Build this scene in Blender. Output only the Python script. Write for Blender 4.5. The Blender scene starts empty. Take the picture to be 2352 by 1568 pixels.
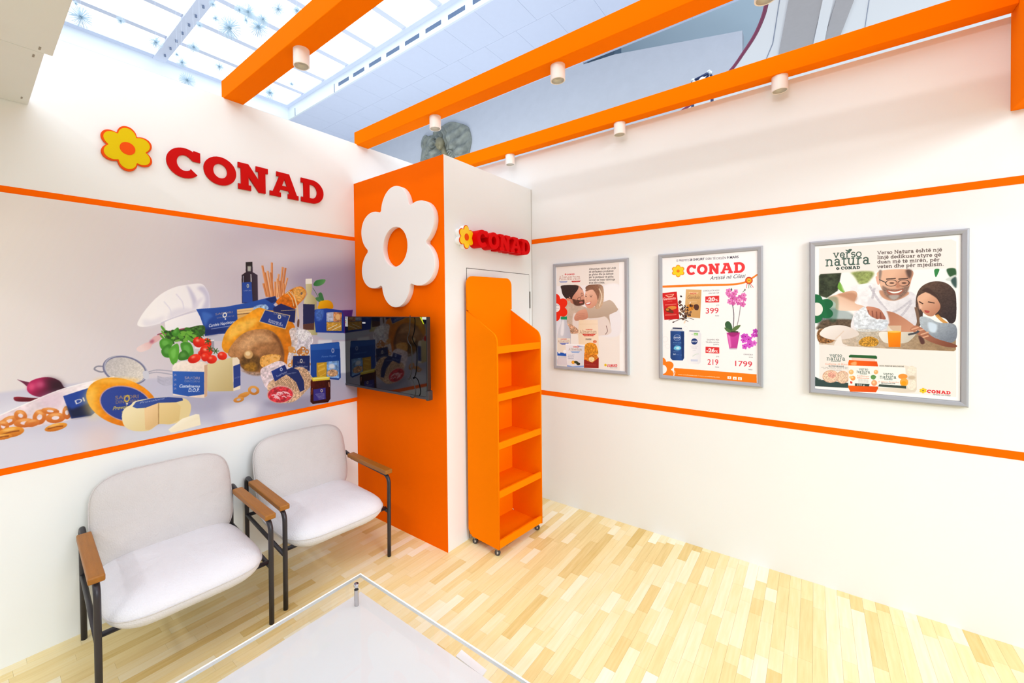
import bpy, bmesh, math, random
import numpy as np
from mathutils import Matrix, Vector

random.seed(7)
C = bpy.context.scene.collection
SC = bpy.context.scene
PI = math.pi
# ------------------------------------------------------------------ camera, world, lights, exposure
F_PX, CX, CY = 962.957, 1075.991, 723.012
YAW, PITCH, ROLL = [math.radians(a) for a in (39.5597, -0.8192, -0.6577)]
EYE = np.array([2.8284, -3.1018, 1.6])
_f = np.array([-math.sin(YAW)*math.cos(PITCH), math.cos(YAW)*math.cos(PITCH), math.sin(PITCH)])
_r = np.array([math.cos(YAW), math.sin(YAW), 0.0])
_u = np.cross(_r, _f)
RT = _r*math.cos(ROLL)+_u*math.sin(ROLL)
UP = -_r*math.sin(ROLL)+_u*math.cos(ROLL)
FW = _f
cam = bpy.data.objects.new('camera', bpy.data.cameras.new('camera'))
C.objects.link(cam)
cam.data.sensor_width = 36
cam.data.lens = F_PX/2352*36
cam.data.shift_x = (1176-CX)/2352
cam.data.shift_y = (CY-784)/2352
cam.data.clip_start = .02
M = Matrix.Identity(4)
for i in range(3):
    M[i][0], M[i][1], M[i][2], M[i][3] = RT[i], UP[i], -FW[i], EYE[i]
cam.matrix_world = M
SC.camera = cam

WORLD_STR, SKY_EMIT, KEY_W, EXPO = 1.3, 3.2, 225, -1.21
world = bpy.data.worlds.new('hall_daylight')
SC.world = world
world.use_nodes = True
bg = world.node_tree.nodes['Background']
bg.inputs[0].default_value = (.85, .925, .985, 1)
bg.inputs[1].default_value = WORLD_STR
SC.view_settings.view_transform = 'Standard'
SC.view_settings.look = 'None'
SC.view_settings.gamma = 1
SC.view_settings.use_curve_mapping = False
SC.view_settings.exposure = EXPO
SC.cycles.use_denoising = True
SC.cycles.max_bounces = 8
SC.cycles.diffuse_bounces = 4
SC.cycles.sample_clamp_indirect = 6

def area_light(name, loc, target, sx, sy, watts, col):
    l = bpy.data.lights.new(name, 'AREA')
    l.shape = 'RECTANGLE'; l.size = sx; l.size_y = sy; l.energy = watts; l.color = col
    o = bpy.data.objects.new(name, l); C.objects.link(o)
    o.location = loc
    d = Vector(target)-Vector(loc)
    o.rotation_euler = d.to_track_quat('-Z', 'Y').to_euler()
    return o
# bright hall window far behind the visitor, it throws the soft beam shadows on the walls
area_light('hall_window_light', (2.4, -8.6, 6.0), (1.9, 0, 2.2), 3.0, .32, KEY_W, (.97, .98, 1))
area_light('side_fill_light', (9.0, -3.6, 4.0), (0, -2.2, 1.0), 3.0, 2.0, 900, (.88, .95, 1))  # unseen fill light added at the right to brighten the left wall

# unseen fill lights added behind the stand to brighten the hall and balcony
area_light('hall_fill_light', (-5.0, 2.6, .8), (-4.6, 5.2, 7.5), 7.0, 1.2, 480, (.88, .94, 1))
area_light('hall_fill_light', (6.6, 3.6, .8), (6.2, 4.6, 5.0), 2.5, 1.0, 130, (.9, .95, 1))
area_light('hall_fill_light', (2.6, 7.4, 1.5), (4.0, 10, 8.5), 4.0, 1.0, 110, (.88, .94, 1))

# ------------------------------------------------------------------ helpers
def at(px, py, ax, v):
    """point of the photographed place: ray through a pixel met with an axis plane"""
    d = FW+RT*(px-CX)/F_PX-UP*(py-CY)/F_PX
    return EYE+d*((v-EYE[ax])/d[ax])

def s2l(c):
    return tuple(((x/255)/12.92 if x/255 <= .04045 else ((x/255+.055)/1.055)**2.4) for x in c[:3])+(1,)

MATS = {}
def mat(name, rgb=(200, 200, 200), rough=.5, metal=0, spec=.5, bump=0, bscale=60, var=0, vscale=8, alpha=1, emit=None, estr=0, trans=0, stretch=(1, 1, 1), coat=0):
    if name in MATS: return MATS[name]
    m = bpy.data.materials.new(name); m.use_nodes = True
    nt = m.node_tree; b = nt.nodes['Principled BSDF']
    col = s2l(rgb)
    b.inputs['Base Color'].default_value = col
    b.inputs['Roughness'].default_value = rough
    b.inputs['Metallic'].default_value = metal
    b.inputs['Specular IOR Level'].default_value = spec
    b.inputs['Transmission Weight'].default_value = trans
    b.inputs['Coat Weight'].default_value = coat
    b.inputs['Alpha'].default_value = alpha
    if emit:
        b.inputs['Emission Color'].default_value = s2l(emit); b.inputs['Emission Strength'].default_value = estr
    if bump or var:
        tc = nt.nodes.new('ShaderNodeTexCoord'); mp = nt.nodes.new('ShaderNodeMapping')
        mp.inputs['Scale'].default_value = stretch
        nt.links.new(tc.outputs['Object'], mp.inputs[0])
        if var:
            n = nt.nodes.new('ShaderNodeTexNoise'); n.inputs['Scale'].default_value = vscale; n.inputs['Detail'].default_value = 6
            nt.links.new(mp.outputs[0], n.inputs[0])
            mx = nt.nodes.new('ShaderNodeMix'); mx.data_type = 'RGBA'
            mx.inputs[6].default_value = tuple(x*(1-var) for x in col[:3])+(1,)
            mx.inputs[7].default_value = tuple(min(1, x*(1+var)) for x in col[:3])+(1,)
            nt.links.new(n.outputs[0], mx.inputs[0]); nt.links.new(mx.outputs[2], b.inputs['Base Color'])
        if bump:
            n2 = nt.nodes.new('ShaderNodeTexNoise'); n2.inputs['Scale'].default_value = bscale; n2.inputs['Detail'].default_value = 4
            nt.links.new(mp.outputs[0], n2.inputs[0])
            bp = nt.nodes.new('ShaderNodeBump'); bp.inputs['Strength'].default_value = bump; bp.inputs['Distance'].default_value = .01
            nt.links.new(n2.outputs[0], bp.inputs['Height']); nt.links.new(bp.outputs[0], b.inputs['Normal'])
    MATS[name] = m
    return m

WHITE = mat('white_laminate', (238, 241, 240), .45, spec=.3, var=.012, vscale=3)
ORANGE = mat('orange_laminate', (255, 108, 0), .6, spec=.02, var=.02, vscale=2)
ORANGE_SHEEN = mat('orange_board', (255, 122, 0), .65, spec=.01, var=.015, vscale=3)
STRIPE = mat('orange_tape', (255, 106, 0), .6, spec=.03, var=.01)

def link(name, me, m=None, parent=None, loc=None, kind=None):
    o = bpy.data.objects.new(name, me); C.objects.link(o)
    if m is not None:
        for x in (m if isinstance(m, (list, tuple)) else [m]): me.materials.append(x)
    if parent: o.parent = parent
    if loc is not None: o.location = loc
    if kind: o['kind'] = kind
    return o

def bm_obj(name, bm, m, parent=None, smooth=False, kind=None, loc=None):
    me = bpy.data.meshes.new(name); bm.normal_update(); bm.to_mesh(me); bm.free()
    if smooth:
        for p in me.polygons: p.use_smooth = True
    return link(name, me, m, parent, loc, kind)

def thing(name, label, cat, loc=(0, 0, 0), rz=0, group=None):
    o = bpy.data.objects.new(name, None); C.objects.link(o)
    o.location = loc; o.rotation_euler = (0, 0, rz); o.empty_display_size = .1
    return tag(o, label, cat, group)
def tag(o, label, cat, group=None):
    o['label'] = label; o['category'] = cat
    if group: o['group'] = group
    return o

def add_box(bm, lo, hi, bevel=0, mtx=None, seg=2):
    r = bmesh.ops.create_cube(bm, size=1)
    vs = r['verts']
    for v in vs:
        v.co = Vector([lo[i]+(v.co[i]+.5)*(hi[i]-lo[i]) for i in range(3)])
    if bevel:
        es = list({e for v in vs for e in v.link_edges})
        b = bmesh.ops.bevel(bm, geom=es, offset=bevel, segments=seg, affect='EDGES', profile=.5)
        vs = list({v for f in b['faces'] for v in f.verts} | {v for v in vs if v.is_valid})
    if mtx is not None:
        bmesh.ops.transform(bm, matrix=mtx, verts=[v for v in vs if v.is_valid])
    return vs
def box(name, lo, hi, m, parent=None, bevel=0, kind=None, mtx=None, smooth=False):
    bm = bmesh.new(); add_box(bm, lo, hi, bevel, mtx)
    return bm_obj(name, bm, m, parent, kind=kind)

def add_tube(bm, pts, r, n=12, caps=True, radii=None):
    pts = [Vector(p) for p in pts]; rings = []
    prev = None
    for i, p in enumerate(pts):
        t = (pts[min(i+1, len(pts)-1)]-pts[max(i-1, 0)]).normalized()
        if prev is None:
            a = Vector((0, 0, 1)) if abs(t.z) < .9 else Vector((1, 0, 0))
            x = t.cross(a).normalized()
        else:
            x = (prev-t*prev.dot(t)).normalized()
        prev = x; y = t.cross(x)
        rr = radii[i] if radii else r
        rings.append([bm.verts.new(p+(x*math.cos(k*2*PI/n)+y*math.sin(k*2*PI/n))*rr) for k in range(n)])
    for a, b in zip(rings, rings[1:]):
        for k in range(n): bm.faces.new((a[k], a[(k+1) % n], b[(k+1) % n], b[k]))
    if caps:
        bm.faces.new(rings[0][::-1]); bm.faces.new(rings[-1])
def arc_pts(c, a0, a1, r, ux, uy, n=6):
    c, ux, uy = Vector(c), Vector(ux), Vector(uy)
    return [c+(ux*math.cos(a0+(a1-a0)*i/n)+uy*math.sin(a0+(a1-a0)*i/n))*r for i in range(n+1)]

def add_lathe(bm, prof, n=32, loc=(0, 0, 0), close=False):
    """prof: list of (r, z) from bottom up, turned round z"""
    rings = []
    for r, z in prof:
        if r < 1e-6: rings.append([bm.verts.new((loc[0], loc[1], loc[2]+z))])
        else: rings.append([bm.verts.new((loc[0]+r*math.cos(k*2*PI/n), loc[1]+r*math.sin(k*2*PI/n), loc[2]+z)) for k in range(n)])
    for a, b in zip(rings, rings[1:]):
        for k in range(n):
            q = [a[k % len(a)], a[(k+1) % len(a)], b[(k+1) % len(b)], b[k % len(b)]]
            q2 = []
            for v in q:
                if v not in q2: q2.append(v)
            if len(q2) > 2: bm.faces.new(q2)

def plate(name, loops, depth, m, parent=None, mtx=None, bevel=0, kind=None, loc=None):
    """flat shape with holes (2D loops in its own x,y) extruded to depth along +z"""
    cu = bpy.data.curves.new('tmp', 'CURVE'); cu.dimensions = '2D'; cu.fill_mode = 'BOTH'
    cu.extrude = depth/2-bevel; cu.bevel_depth = bevel; cu.bevel_resolution = 1; cu.offset = -bevel
    for lp in loops:
        s = cu.splines.new('POLY'); s.points.add(len(lp)-1); s.use_cyclic_u = True
        for p, q in zip(s.points, lp): p.co = (q[0], q[1], 0, 1)
    o = bpy.data.objects.new('tmp', cu); C.objects.link(o)
    dg = bpy.context.evaluated_depsgraph_get()
    me = bpy.data.meshes.new_from_object(o.evaluated_get(dg))
    bpy.data.objects.remove(o); bpy.data.curves.remove(cu)
    me.name = name
    me.transform(Matrix.Translation((0, 0, depth/2)))
    if mtx is not None: me.transform(mtx)
    me.materials.clear()
    return link(name, me, m, parent, loc, kind)

# wall frames: local x runs to the right as seen from the room, y up, z out of the wall
def on_left(y, z, x=0.0):   # left wall, faces +x ; right on the photo is +y
    return Matrix(((0, 0, 1, x), (1, 0, 0, y), (0, 1, 0, z), (0, 0, 0, 1)))
def on_back(x, z, y=0.0):   # right wall and column front, face -y
    return Matrix(((1, 0, 0, x), (0, 0, -1, y), (0, 1, 0, z), (0, 0, 0, 1)))

# ------------------------------------------------------------------ lettering outlines (cap height 1)
def ell(cx, cy, rx, ry, a0=0, a1=360, n=24):
    return [(cx+rx*math.cos(math.radians(a0+(a1-a0)*i/n)), cy+ry*math.sin(math.radians(a0+(a1-a0)*i/n))) for i in range(n+1)]
LET = {
 'C': (1.0, [[(1.0, .96), (.80, .99), (.79, .92)]+ell(.52, .5, .52, .51, 58, 318, 30)+[(.70, .34)]+ell(.53, .5, .235, .27, 315, 45, 20)+[(.78, .62), (1.0, .62)]]),
 'O': (1.08, [ell(.54, .5, .54, .51, 0, 350, 34), ell(.54, .5, .235, .26, 0, 350, 28)]),
 'N': (1.1, [[(0, 0), (.46, 0), (.46, .2), (.37, .2), (.37, .52), (.74, 0), (1.0, 0), (1.0, .8), (1.1, .8), (1.1, 1), (.64, 1), (.64, .8), (.74, .8), (.74, .48), (.37, 1), (0, 1), (0, .8), (.1, .8), (.1, .2), (0, .2)]]),
 'A': (1.18, [[(0, 0), (.44, 0), (.44, .18), (.37, .18), (.42, .3), (.76, .3), (.81, .18), (.73, .18), (.73, 0), (1.18, 0), (1.18, .18), (1.11, .18), (.79, 1), (.27, 1), (.27, .82), (.38, .82), (.12, .18), (0, .18)], [(.49, .47), (.70, .47), (.595, .75)]]),
 'D': (1.03, [[(0, 0)]+ell(.5, .5, .53, .5, -90, 90, 20)+[(0, 1), (0, .8), (.11, .8), (.11, .2), (0, .2)], [(.38, .21)]+ell(.48, .5, .25, .29, -90, 90, 12)+[(.38, .79)]]),
}
def word(txt, gap=.09):
    x = 0; out = []
    for ch in txt:
        w, lps = LET[ch]
        out.append((ch, x, w, lps)); x += w+gap
    return out, x-gap
def flower(r=1.0, grow=0.0, n=15, rot=0.0):
    """six-petal outline, top petal upright, reach r"""
    dc, a, b = .603*r, .397*r+grow, .35*r+grow
    pts = []
    for k in range(6):
        th = PI/2-k*PI/3+rot
        ux, uy = (math.cos(th), math.sin(th)), (-math.sin(th), math.cos(th))
        seg = []
        for i in range(60):
            t = PI*1.5-i*2*PI/60
            x, y = a*math.cos(t), b*math.sin(t)
            X, Y = ux[0]*(dc+x)+uy[0]*y, ux[1]*(dc+x)+uy[1]*y
            ang = math.atan2(Y, X)
            d = (ang-th+PI) % (2*PI)-PI
            if abs(d) <= PI/6 and x > -.75*a: seg.append((d, X, Y))
        seg.sort(key=lambda s: -s[0])
        pts += [(s[1], s[2]) for s in seg]
    return pts
# ------------------------------------------------------------------ printed pictures: a small numpy painter
def spline(pts, n=6, closed=True):
    P = np.array(pts, float); N = len(P); out = []
    for i in range(N if closed else N-1):
        g = (lambda j: P[j % N]) if closed else (lambda j: P[min(max(j, 0), N-1)])
        p0, p1, p2, p3 = g(i-1), g(i), g(i+1), g(i+2)
        for k in range(n):
            t = k/n
            out.append(.5*((2*p1)+(-p0+p2)*t+(2*p0-5*p1+4*p2-p3)*t*t+(-p0+3*p1-3*p2+p3)*t**3))
    if not closed: out.append(P[-1])
    return np.array(out)
RNG = np.random.default_rng(3)
def vnoise(h, w, sc):
    gh, gw = int(h/sc)+3, int(w/sc)+3
    g = RNG.random((gh, gw)); y = np.arange(h)/sc; x = np.arange(w)/sc
    yi, xi = y.astype(int), x.astype(int); fy, fx = (y-yi)[:, None], (x-xi)[None, :]
    fy = fy*fy*(3-2*fy); fx = fx*fx*(3-2*fx)
    a = g[np.ix_(yi, xi)]; b = g[np.ix_(yi, xi+1)]; c = g[np.ix_(yi+1, xi)]; d = g[np.ix_(yi+1, xi+1)]
    return (a*(1-fx)+b*fx)*(1-fy)+(c*(1-fx)+d*fx)*fy
def boxblur(m, r):
    r = int(r)
    for ax in (0, 1):
        for _ in range(2):
            p = np.pad(m, [(r+1, r) if a == ax else (0, 0) for a in (0, 1)], mode='edge')
            c = np.cumsum(p, axis=ax)
            m = (np.take(c, range(2*r+1, c.shape[ax]), axis=ax)-np.take(c, range(0, c.shape[ax]-2*r-1), axis=ax))/(2*r+1)
    return m

class Print:
    """canvas of w x h pixels lying on an axis plane; drawn in pixels of a zoomed view of the photograph"""
    def __init__(s, ax, v, lo, hi, ppm, base):
        s.ax, s.v, s.lo, s.hi, s.ppm = ax, v, lo, hi, ppm   # lo=(a,z) hi=(a,z) metres
        s.w, s.h = int((hi[0]-lo[0])*ppm), int((hi[1]-lo[1])*ppm)
        s.im = np.ones((s.h, s.w, 3))*np.array(base)/255
        s.fr = (0, 0, 1)
    def frame(s, x0, y0, k): s.fr = (x0, y0, k)
    def uv(s, pts):
        out = []
        for x, y in pts:
            p = at(s.fr[0]+x/s.fr[2], s.fr[1]+y/s.fr[2], s.ax, s.v)
            a = p[1] if s.ax == 0 else p[0]
            out.append(((a-s.lo[0])*s.ppm, (s.hi[1]-p[2])*s.ppm))
        return np.array(out)
    def mask(s, loops, blur=0):
        allp = np.concatenate(loops); pad = 2+int(blur*2)
        x0, y0 = np.floor(allp.min(0)).astype(int)-pad; x1, y1 = np.ceil(allp.max(0)).astype(int)+pad
        x0, y0, x1, y1 = max(x0, 0), max(y0, 0), min(x1, s.w), min(y1, s.h)
        if x1 <= x0 or y1 <= y0: return None
        S = 2
        xs = x0+(np.arange((x1-x0)*S)+.5)/S; ys = y0+(np.arange((y1-y0)*S)+.5)/S
        ins = np.zeros((len(ys), len(xs)), bool)
        for lp in loops:
            for (ax, ay), (bx, by) in zip(lp, np.roll(lp, -1, 0)):
                if ay == by: continue
                lo_, hi_ = (ay, by) if ay < by else (by, ay)
                r = np.where((ys >= lo_) & (ys < hi_))[0]
                if not len(r): continue
                xc = ax+(ys[r]-ay)/(by-ay)*(bx-ax)
                ins[r] ^= xs[None, :] < xc[:, None]
        m = ins.reshape(y1-y0, S, x1-x0, S).mean((1, 3))
        if blur: m = boxblur(m, max(1, blur))
        return m, x0, y0, x1, y1
    def paint(s, mk, c, a=1, c2=None, g=None, noise=0, nsc=6):
        if mk is None: return
        m, x0, y0, x1, y1 = mk
        col = np.array(c, float)[:3]/255*np.ones((y1-y0, x1-x0, 3))
        if c2 is not None:
            p, q = s.uv(g); d = q-p; L = (d**2).sum()
            X, Y = np.meshgrid(np.arange(x0, x1), np.arange(y0, y1))
            t = np.clip(((X-p[0])*d[0]+(Y-p[1])*d[1])/L, 0, 1)[..., None]
            col = col*(1-t)+np.array(c2)/255*t
        if noise:
            n = (vnoise(y1-y0, x1-x0, nsc)-.5)*noise+(vnoise(y1-y0, x1-x0, max(1.5, nsc/3))-.5)*noise*.6
            col = col*(1+n[..., None])
        m = (m*a)[..., None]; v = s.im[y0:y1, x0:x1]
        s.im[y0:y1, x0:x1] = v*(1-m)+np.clip(col, 0, 1)*m
    def poly(s, pts, c, sm=True, blur=0, **k):
        P = spline(pts) if sm else np.array(pts, float)
        s.paint(s.mask([s.uv(P)], blur), c, **k)
    def ell(s, cx, cy, rx, ry, c, rot=0, blur=0, hole=None, **k):
        r = math.radians(rot)
        f = lambda q: s.uv([(cx+q*rx*math.cos(t)*math.cos(r)-q*ry*math.sin(t)*math.sin(r), cy+q*rx*math.cos(t)*math.sin(r)+q*ry*math.sin(t)*math.cos(r)) for t in np.linspace(0, 2*PI, 40, endpoint=False)])
        s.paint(s.mask([f(1)]+([f(hole)] if hole else []), blur), c, **k)
    def line(s, pts, w, c, sm=True, **k):
        P = s.uv(spline(pts, 5, False) if sm and len(pts) > 2 else pts)
        w = w/s.fr[2]*s.ppm*.0028
        for a, b in zip(P, P[1:]):
            d = b-a; L = math.hypot(*d)
            if L < 1e-6: continue
            n = np.array((-d[1], d[0]))/L*w/2; e = d/L*w*.2
            s.paint(s.mask([np.array([a-e+n, b+e+n, b+e-n, a-e-n])]), c, **k)
    def quad(s, O, Xe, Ye):
        """map unit box -> metres frame by three view points: origin (baseline left), baseline end, top left"""
        o, x, y = s.uv([O, Xe, Ye]); return o, x-o, y-o
    def outl(s, loops, O, Xe, H, width, c, shear=0, **k):
        """outline lettering: loops in cap-height units, width = word width in those units"""
        o, x, y = s.quad(O, Xe, H)
        L = [np.array([o+x*(px+shear*py)/width+y*py for px, py in lp]) for lp in loops]
        s.paint(s.mask(L), c, **k)
    def conad(s, O, Xe, H, c, **k):
        ws, W = word('CONAD')
        for ch, x, w, lps in ws:
            s.outl([[(px+x, py) for px, py in lp] for lp in lps], O, Xe, H, W, c, **k)
    def flow(s, cx, cy, rx, c, ring=None, cc=None, half=False):
        o, x, y = s.quad((cx, cy), (cx+rx, cy), (cx, cy-rx))
        y = np.array((0, -abs(x[0])))if True else y
        f = lambda r: np.array([o+x*px*r+y*py*r for px, py in flower()])
        if ring: s.paint(s.mask([f(1.14)]), ring)
        s.paint(s.mask([f(1)]), c)
        if cc: s.paint(s.mask([np.array([o+x*.27*math.cos(t)+y*.27*math.sin(t) for t in np.linspace(0, 2*PI, 24, endpoint=False)])]), cc)
    def text(s, txt, O, Xe, H, c, bold=0, slab=False, shear=0, **k):
        if slab: lps, W = slab_text(txt, bold or .17)
        else: tris, W = sans_text(txt, bold)
        o, x, y = s.quad(O, Xe, H)
        if slab:
            for lp in lps: s.paint(s.mask([np.array([o+x*(px+shear*py)/W+y*py for px, py in lp])]), c, **k)
            return
        T = np.array([[o+x*(px+shear*py)/W+y*py for px, py in t] for t in tris])
        fl = T.reshape(-1, 2); x0, y0 = np.floor(fl.min(0)).astype(int)-1; x1, y1 = np.ceil(fl.max(0)).astype(int)+1
        x0, y0, x1, y1 = max(x0, 0), max(y0, 0), min(x1, s.w), min(y1, s.h)
        if x1 <= x0 or y1 <= y0: return
        S = 3; G = np.zeros(((y1-y0)*S, (x1-x0)*S), bool)
        for t in (T-np.array([x0, y0]))*S:
            a, b = np.floor(t.min(0)).astype(int), np.ceil(t.max(0)).astype(int)+1
            a = np.maximum(a, 0); b = np.minimum(b, [G.shape[1], G.shape[0]])
            if (b <= a).any(): continue
            X, Y = np.meshgrid(np.arange(a[0], b[0])+.5, np.arange(a[1], b[1])+.5)
            e = [(t[(i+1) % 3][0]-t[i][0])*(Y-t[i][1])-(t[(i+1) % 3][1]-t[i][1])*(X-t[i][0]) for i in range(3)]
            G[a[1]:b[1], a[0]:b[0]] |= ((e[0] >= 0) & (e[1] >= 0) & (e[2] >= 0)) | ((e[0] <= 0) & (e[1] <= 0) & (e[2] <= 0))
        s.paint((G.reshape(y1-y0, S, x1-x0, S).mean((1, 3)), x0, y0, x1, y1), c, **k)
    def material(s, name, rough=.5, spec=.3, gain=1.0):
        img = bpy.data.images.new(name, s.w, s.h)
        px = np.ones((s.h, s.w, 4), np.float32); px[..., :3] = np.clip(s.im*gain, 0, 1)[::-1]
        img.pixels.foreach_set(px.ravel()); img.pack()
        m = bpy.data.materials.new(name); m.use_nodes = True; nt = m.node_tree; b = nt.nodes['Principled BSDF']
        t = nt.nodes.new('ShaderNodeTexImage'); t.image = img; t.interpolation = 'Cubic'; t.extension = 'EXTEND'
        nt.links.new(t.outputs[0], b.inputs['Base Color'])
        b.inputs['Roughness'].default_value = rough; b.inputs['Specular IOR Level'].default_value = spec
        return m
    def sheet(s, name, m, parent, th=.002):
        """thin printed sheet standing on its plane, facing the room"""
        a0, a1, z0, z1 = s.lo[0], s.hi[0], s.lo[1], s.hi[1]
        me = bpy.data.meshes.new(name); v = s.v
        if s.ax == 0: vs = [(v, a0, z0), (v, a1, z0), (v, a1, z1), (v, a0, z1), (v-th, a0, z0), (v-th, a1, z0), (v-th, a1, z1), (v-th, a0, z1)]
        else: vs = [(a0, v, z0), (a1, v, z0), (a1, v, z1), (a0, v, z1), (a0, v+th, z0), (a1, v+th, z0), (a1, v+th, z1), (a0, v+th, z1)]
        me.from_pydata(vs, [], [(0, 1, 2, 3), (7, 6, 5, 4), (0, 4, 5, 1), (1, 5, 6, 2), (2, 6, 7, 3), (3, 7, 4, 0)])
        uvl = me.uv_layers.new(name='UVMap'); q = [(0, 0), (1, 0), (1, 1), (0, 1)]
        for p in me.polygons:
            for li in p.loop_indices: uvl.data[li].uv = q[me.loops[li].vertex_index % 4]
        me.update()
        return link(name, me, m, parent)

_tc = {}
def sans_text(txt, bold=0):
    if (txt, bold) in _tc: return _tc[(txt, bold)]
    cu = bpy.data.curves.new('tmp', 'FONT'); cu.body = txt; cu.size = 1.4; cu.offset = bold; cu.resolution_u = 3
    o = bpy.data.objects.new('tmp', cu); C.objects.link(o)
    me = bpy.data.meshes.new_from_object(o.evaluated_get(bpy.context.evaluated_depsgraph_get()))
    me.calc_loop_triangles()
    V = [(v.co.x, v.co.y) for v in me.vertices]; T = [[V[i] for i in t.vertices] for t in me.loop_triangles]
    xs = [v[0] for v in V]; x0 = min(xs); W = max(xs)-x0
    T = [[(p[0]-x0, p[1]) for p in t] for t in T]
    bpy.data.objects.remove(o); bpy.data.curves.remove(cu); bpy.data.meshes.remove(me)
    _tc[(txt, bold)] = (T, W); return T, W
# slab-serif stroke letters: strokes as polylines, x-height .72 for cap height 1; 'a' arcs: cx,cy,rx,ry,a0,a1 ; 's' serif: x,y
X = .7
def _arc(cx, cy, rx, ry, a0, a1): return ell(cx, cy, rx, ry, a0, a1, 12)
_O = lambda x=.32: _arc(x, .35, .29, .32, 0, 360)
def _st(x, top, bot=.04): return [(x, bot), (x, top)]
GL = {
 'o': (.74, [_O()], []), 'a': (.74, [_arc(.28, .22, .2, .18, 0, 360), [(.5, .04)]+[(.5, .45)]+_arc(.28, .45, .22, .21, 0, 150)], [(.56, .04)]),
 'b': (.8, [_st(.14, 1), _arc(.42, .35, .26, .31, 0, 360)], [(.1, 1)]), 'c': (.66, [_arc(.34, .35, .27, .31, 40, 320)], []),
 'd': (.8, [_st(.6, 1), _arc(.33, .35, .26, .31, 0, 360)], [(.56, 1), (.66, .04)]), 'e': (.7, [[(.08, .36), (.58, .36)]+_arc(.33, .35, .26, .31, 5, 320)], []),
 'f': (.5, [_arc(.34, .84, .16, .15, 60, 180)+[(.18, .04)], [(.02, .66), (.42, .66)]], [(.18, .04)]),
 'g': (.76, [_arc(.33, .38, .24, .28, 0, 360), [(.57, .66), (.57, -.05)]+_arc(.33, -.05, .24, .2, 0, -150)], [(.62, .66)]),
 'h': (.84, [_st(.14, 1), _arc(.38, .42, .24, .24, 170, 0)+[(.62, .04)]], [(.14, .04), (.62, .04), (.1, 1)]),
 'i': (.36, [_st(.18, .66), [(.16, .9), (.2, .9)]], [(.18, .04), (.13, .66)]), 'j': (.4, [[(.22, .66), (.22, -.1)]+_arc(.06, -.1, .16, .13, 0, -90), [(.2, .9), (.24, .9)]], [(.17, .66)]),
 'k': (.8, [_st(.14, 1), [(.14, .28), (.58, .66)], [(.3, .4), (.64, .04)]], [(.14, .04), (.64, .04), (.56, .66), (.1, 1)]), 'l': (.38, [_st(.18, 1)], [(.18, .04), (.13, 1)]),
 'm': (1.2, [_st(.14, .66), _arc(.34, .44, .2, .22, 170, 0)+[(.54, .04)], _arc(.76, .44, .22, .22, 180, 0)+[(.98, .04)]], [(.14, .04), (.54, .04), (.98, .04), (.1, .66)]),
 'n': (.84, [_st(.14, .66), _arc(.38, .42, .24, .24, 170, 0)+[(.62, .04)]], [(.14, .04), (.62, .04), (.1, .66)]),
 'p': (.8, [[(.14, -.3), (.14, .66)], _arc(.42, .35, .26, .31, 0, 360)], [(.14, -.3), (.1, .66)]), 'q': (.8, [[(.6, -.3), (.6, .66)], _arc(.33, .35, .26, .31, 0, 360)], [(.6, -.3), (.64, .66)]),
 'r': (.58, [_st(.16, .66), _arc(.4, .4, .24, .26, 175, 70)], [(.16, .04), (.12, .66)]), 's': (.6, [_arc(.3, .5, .2, .16, 30, 250)+_arc(.3, .2, .22, .16, 90, -150)], []),
 't': (.5, [[(.2, .92), (.2, .2)]+_arc(.34, .2, .14, .16, 180, 300), [(.02, .66), (.42, .66)]], []), 'u': (.84, [[(.14, .66), (.14, .28)]+_arc(.36, .28, .22, .24, 180, 350)+[(.6, .66)], _st(.6, .66)], [(.1, .66), (.55, .66), (.65, .04)]),
 'v': (.76, [[(.08, .66), (.36, .04), (.64, .66)]], [(.1, .66), (.62, .66)]), 'y': (.76, [[(.08, .66), (.38, .04)], [(.66, .66), (.28, -.28), (.12, -.28)]], [(.1, .66), (.64, .66)]),
 'z': (.66, [[(.08, .66), (.54, .66), (.08, .04), (.56, .04)]], []), '.': (.3, [[(.1, .06), (.16, .06)]], []), ',': (.3, [[(.14, .08), (.08, -.14)]], []), ' ': (.36, [], []),
 'V': (1.0, [[(.08, .96), (.48, .04), (.88, .96)]], [(.1, .96), (.86, .96)]), 'N': (1.1, [[(.16, .04), (.16, .96), (.86, .04), (.86, .96)]], [(.16, .04), (.16, .96), (.86, .96)]),
 'A': (1.05, [[(.1, .04), (.5, .96), (.9, .04)], [(.26, .36), (.74, .36)]], [(.12, .04), (.88, .04)]), 'L': (.9, [[(.16, .96), (.16, .04), (.76, .04), (.76, .28)]], [(.16, .96)]),
}
for a_, b_ in (('ë', 'e'), ):
    w_, s_, q_ = GL[b_]; GL[a_] = (w_, s_+[[(.2, .88), (.24, .88)], [(.42, .88), (.46, .88)]], q_)
def slab_text(txt, th=.17):
    out = []; x = 0
    def seg(a, b, w):
        d = (b[0]-a[0], b[1]-a[1]); L = math.hypot(*d) or 1e-6; n = (-d[1]/L*w/2, d[0]/L*w/2); e = (d[0]/L*w*.35, d[1]/L*w*.35)
        out.append([(a[0]-e[0]+n[0]+x, a[1]-e[1]+n[1]), (b[0]+e[0]+n[0]+x, b[1]+e[1]+n[1]), (b[0]+e[0]-n[0]+x, b[1]+e[1]-n[1]), (a[0]-e[0]-n[0]+x, a[1]-e[1]-n[1])])
    for ch in txt:
        w, st, sf = GL.get(ch, GL['o'])
        for pl in st:
            for a, b in zip(pl, pl[1:]): seg(a, b, th)
        for sx, sy in sf: seg((sx-.12, sy), (sx+.12, sy), th*.75)
        x += w+.06
    return out, x
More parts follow.
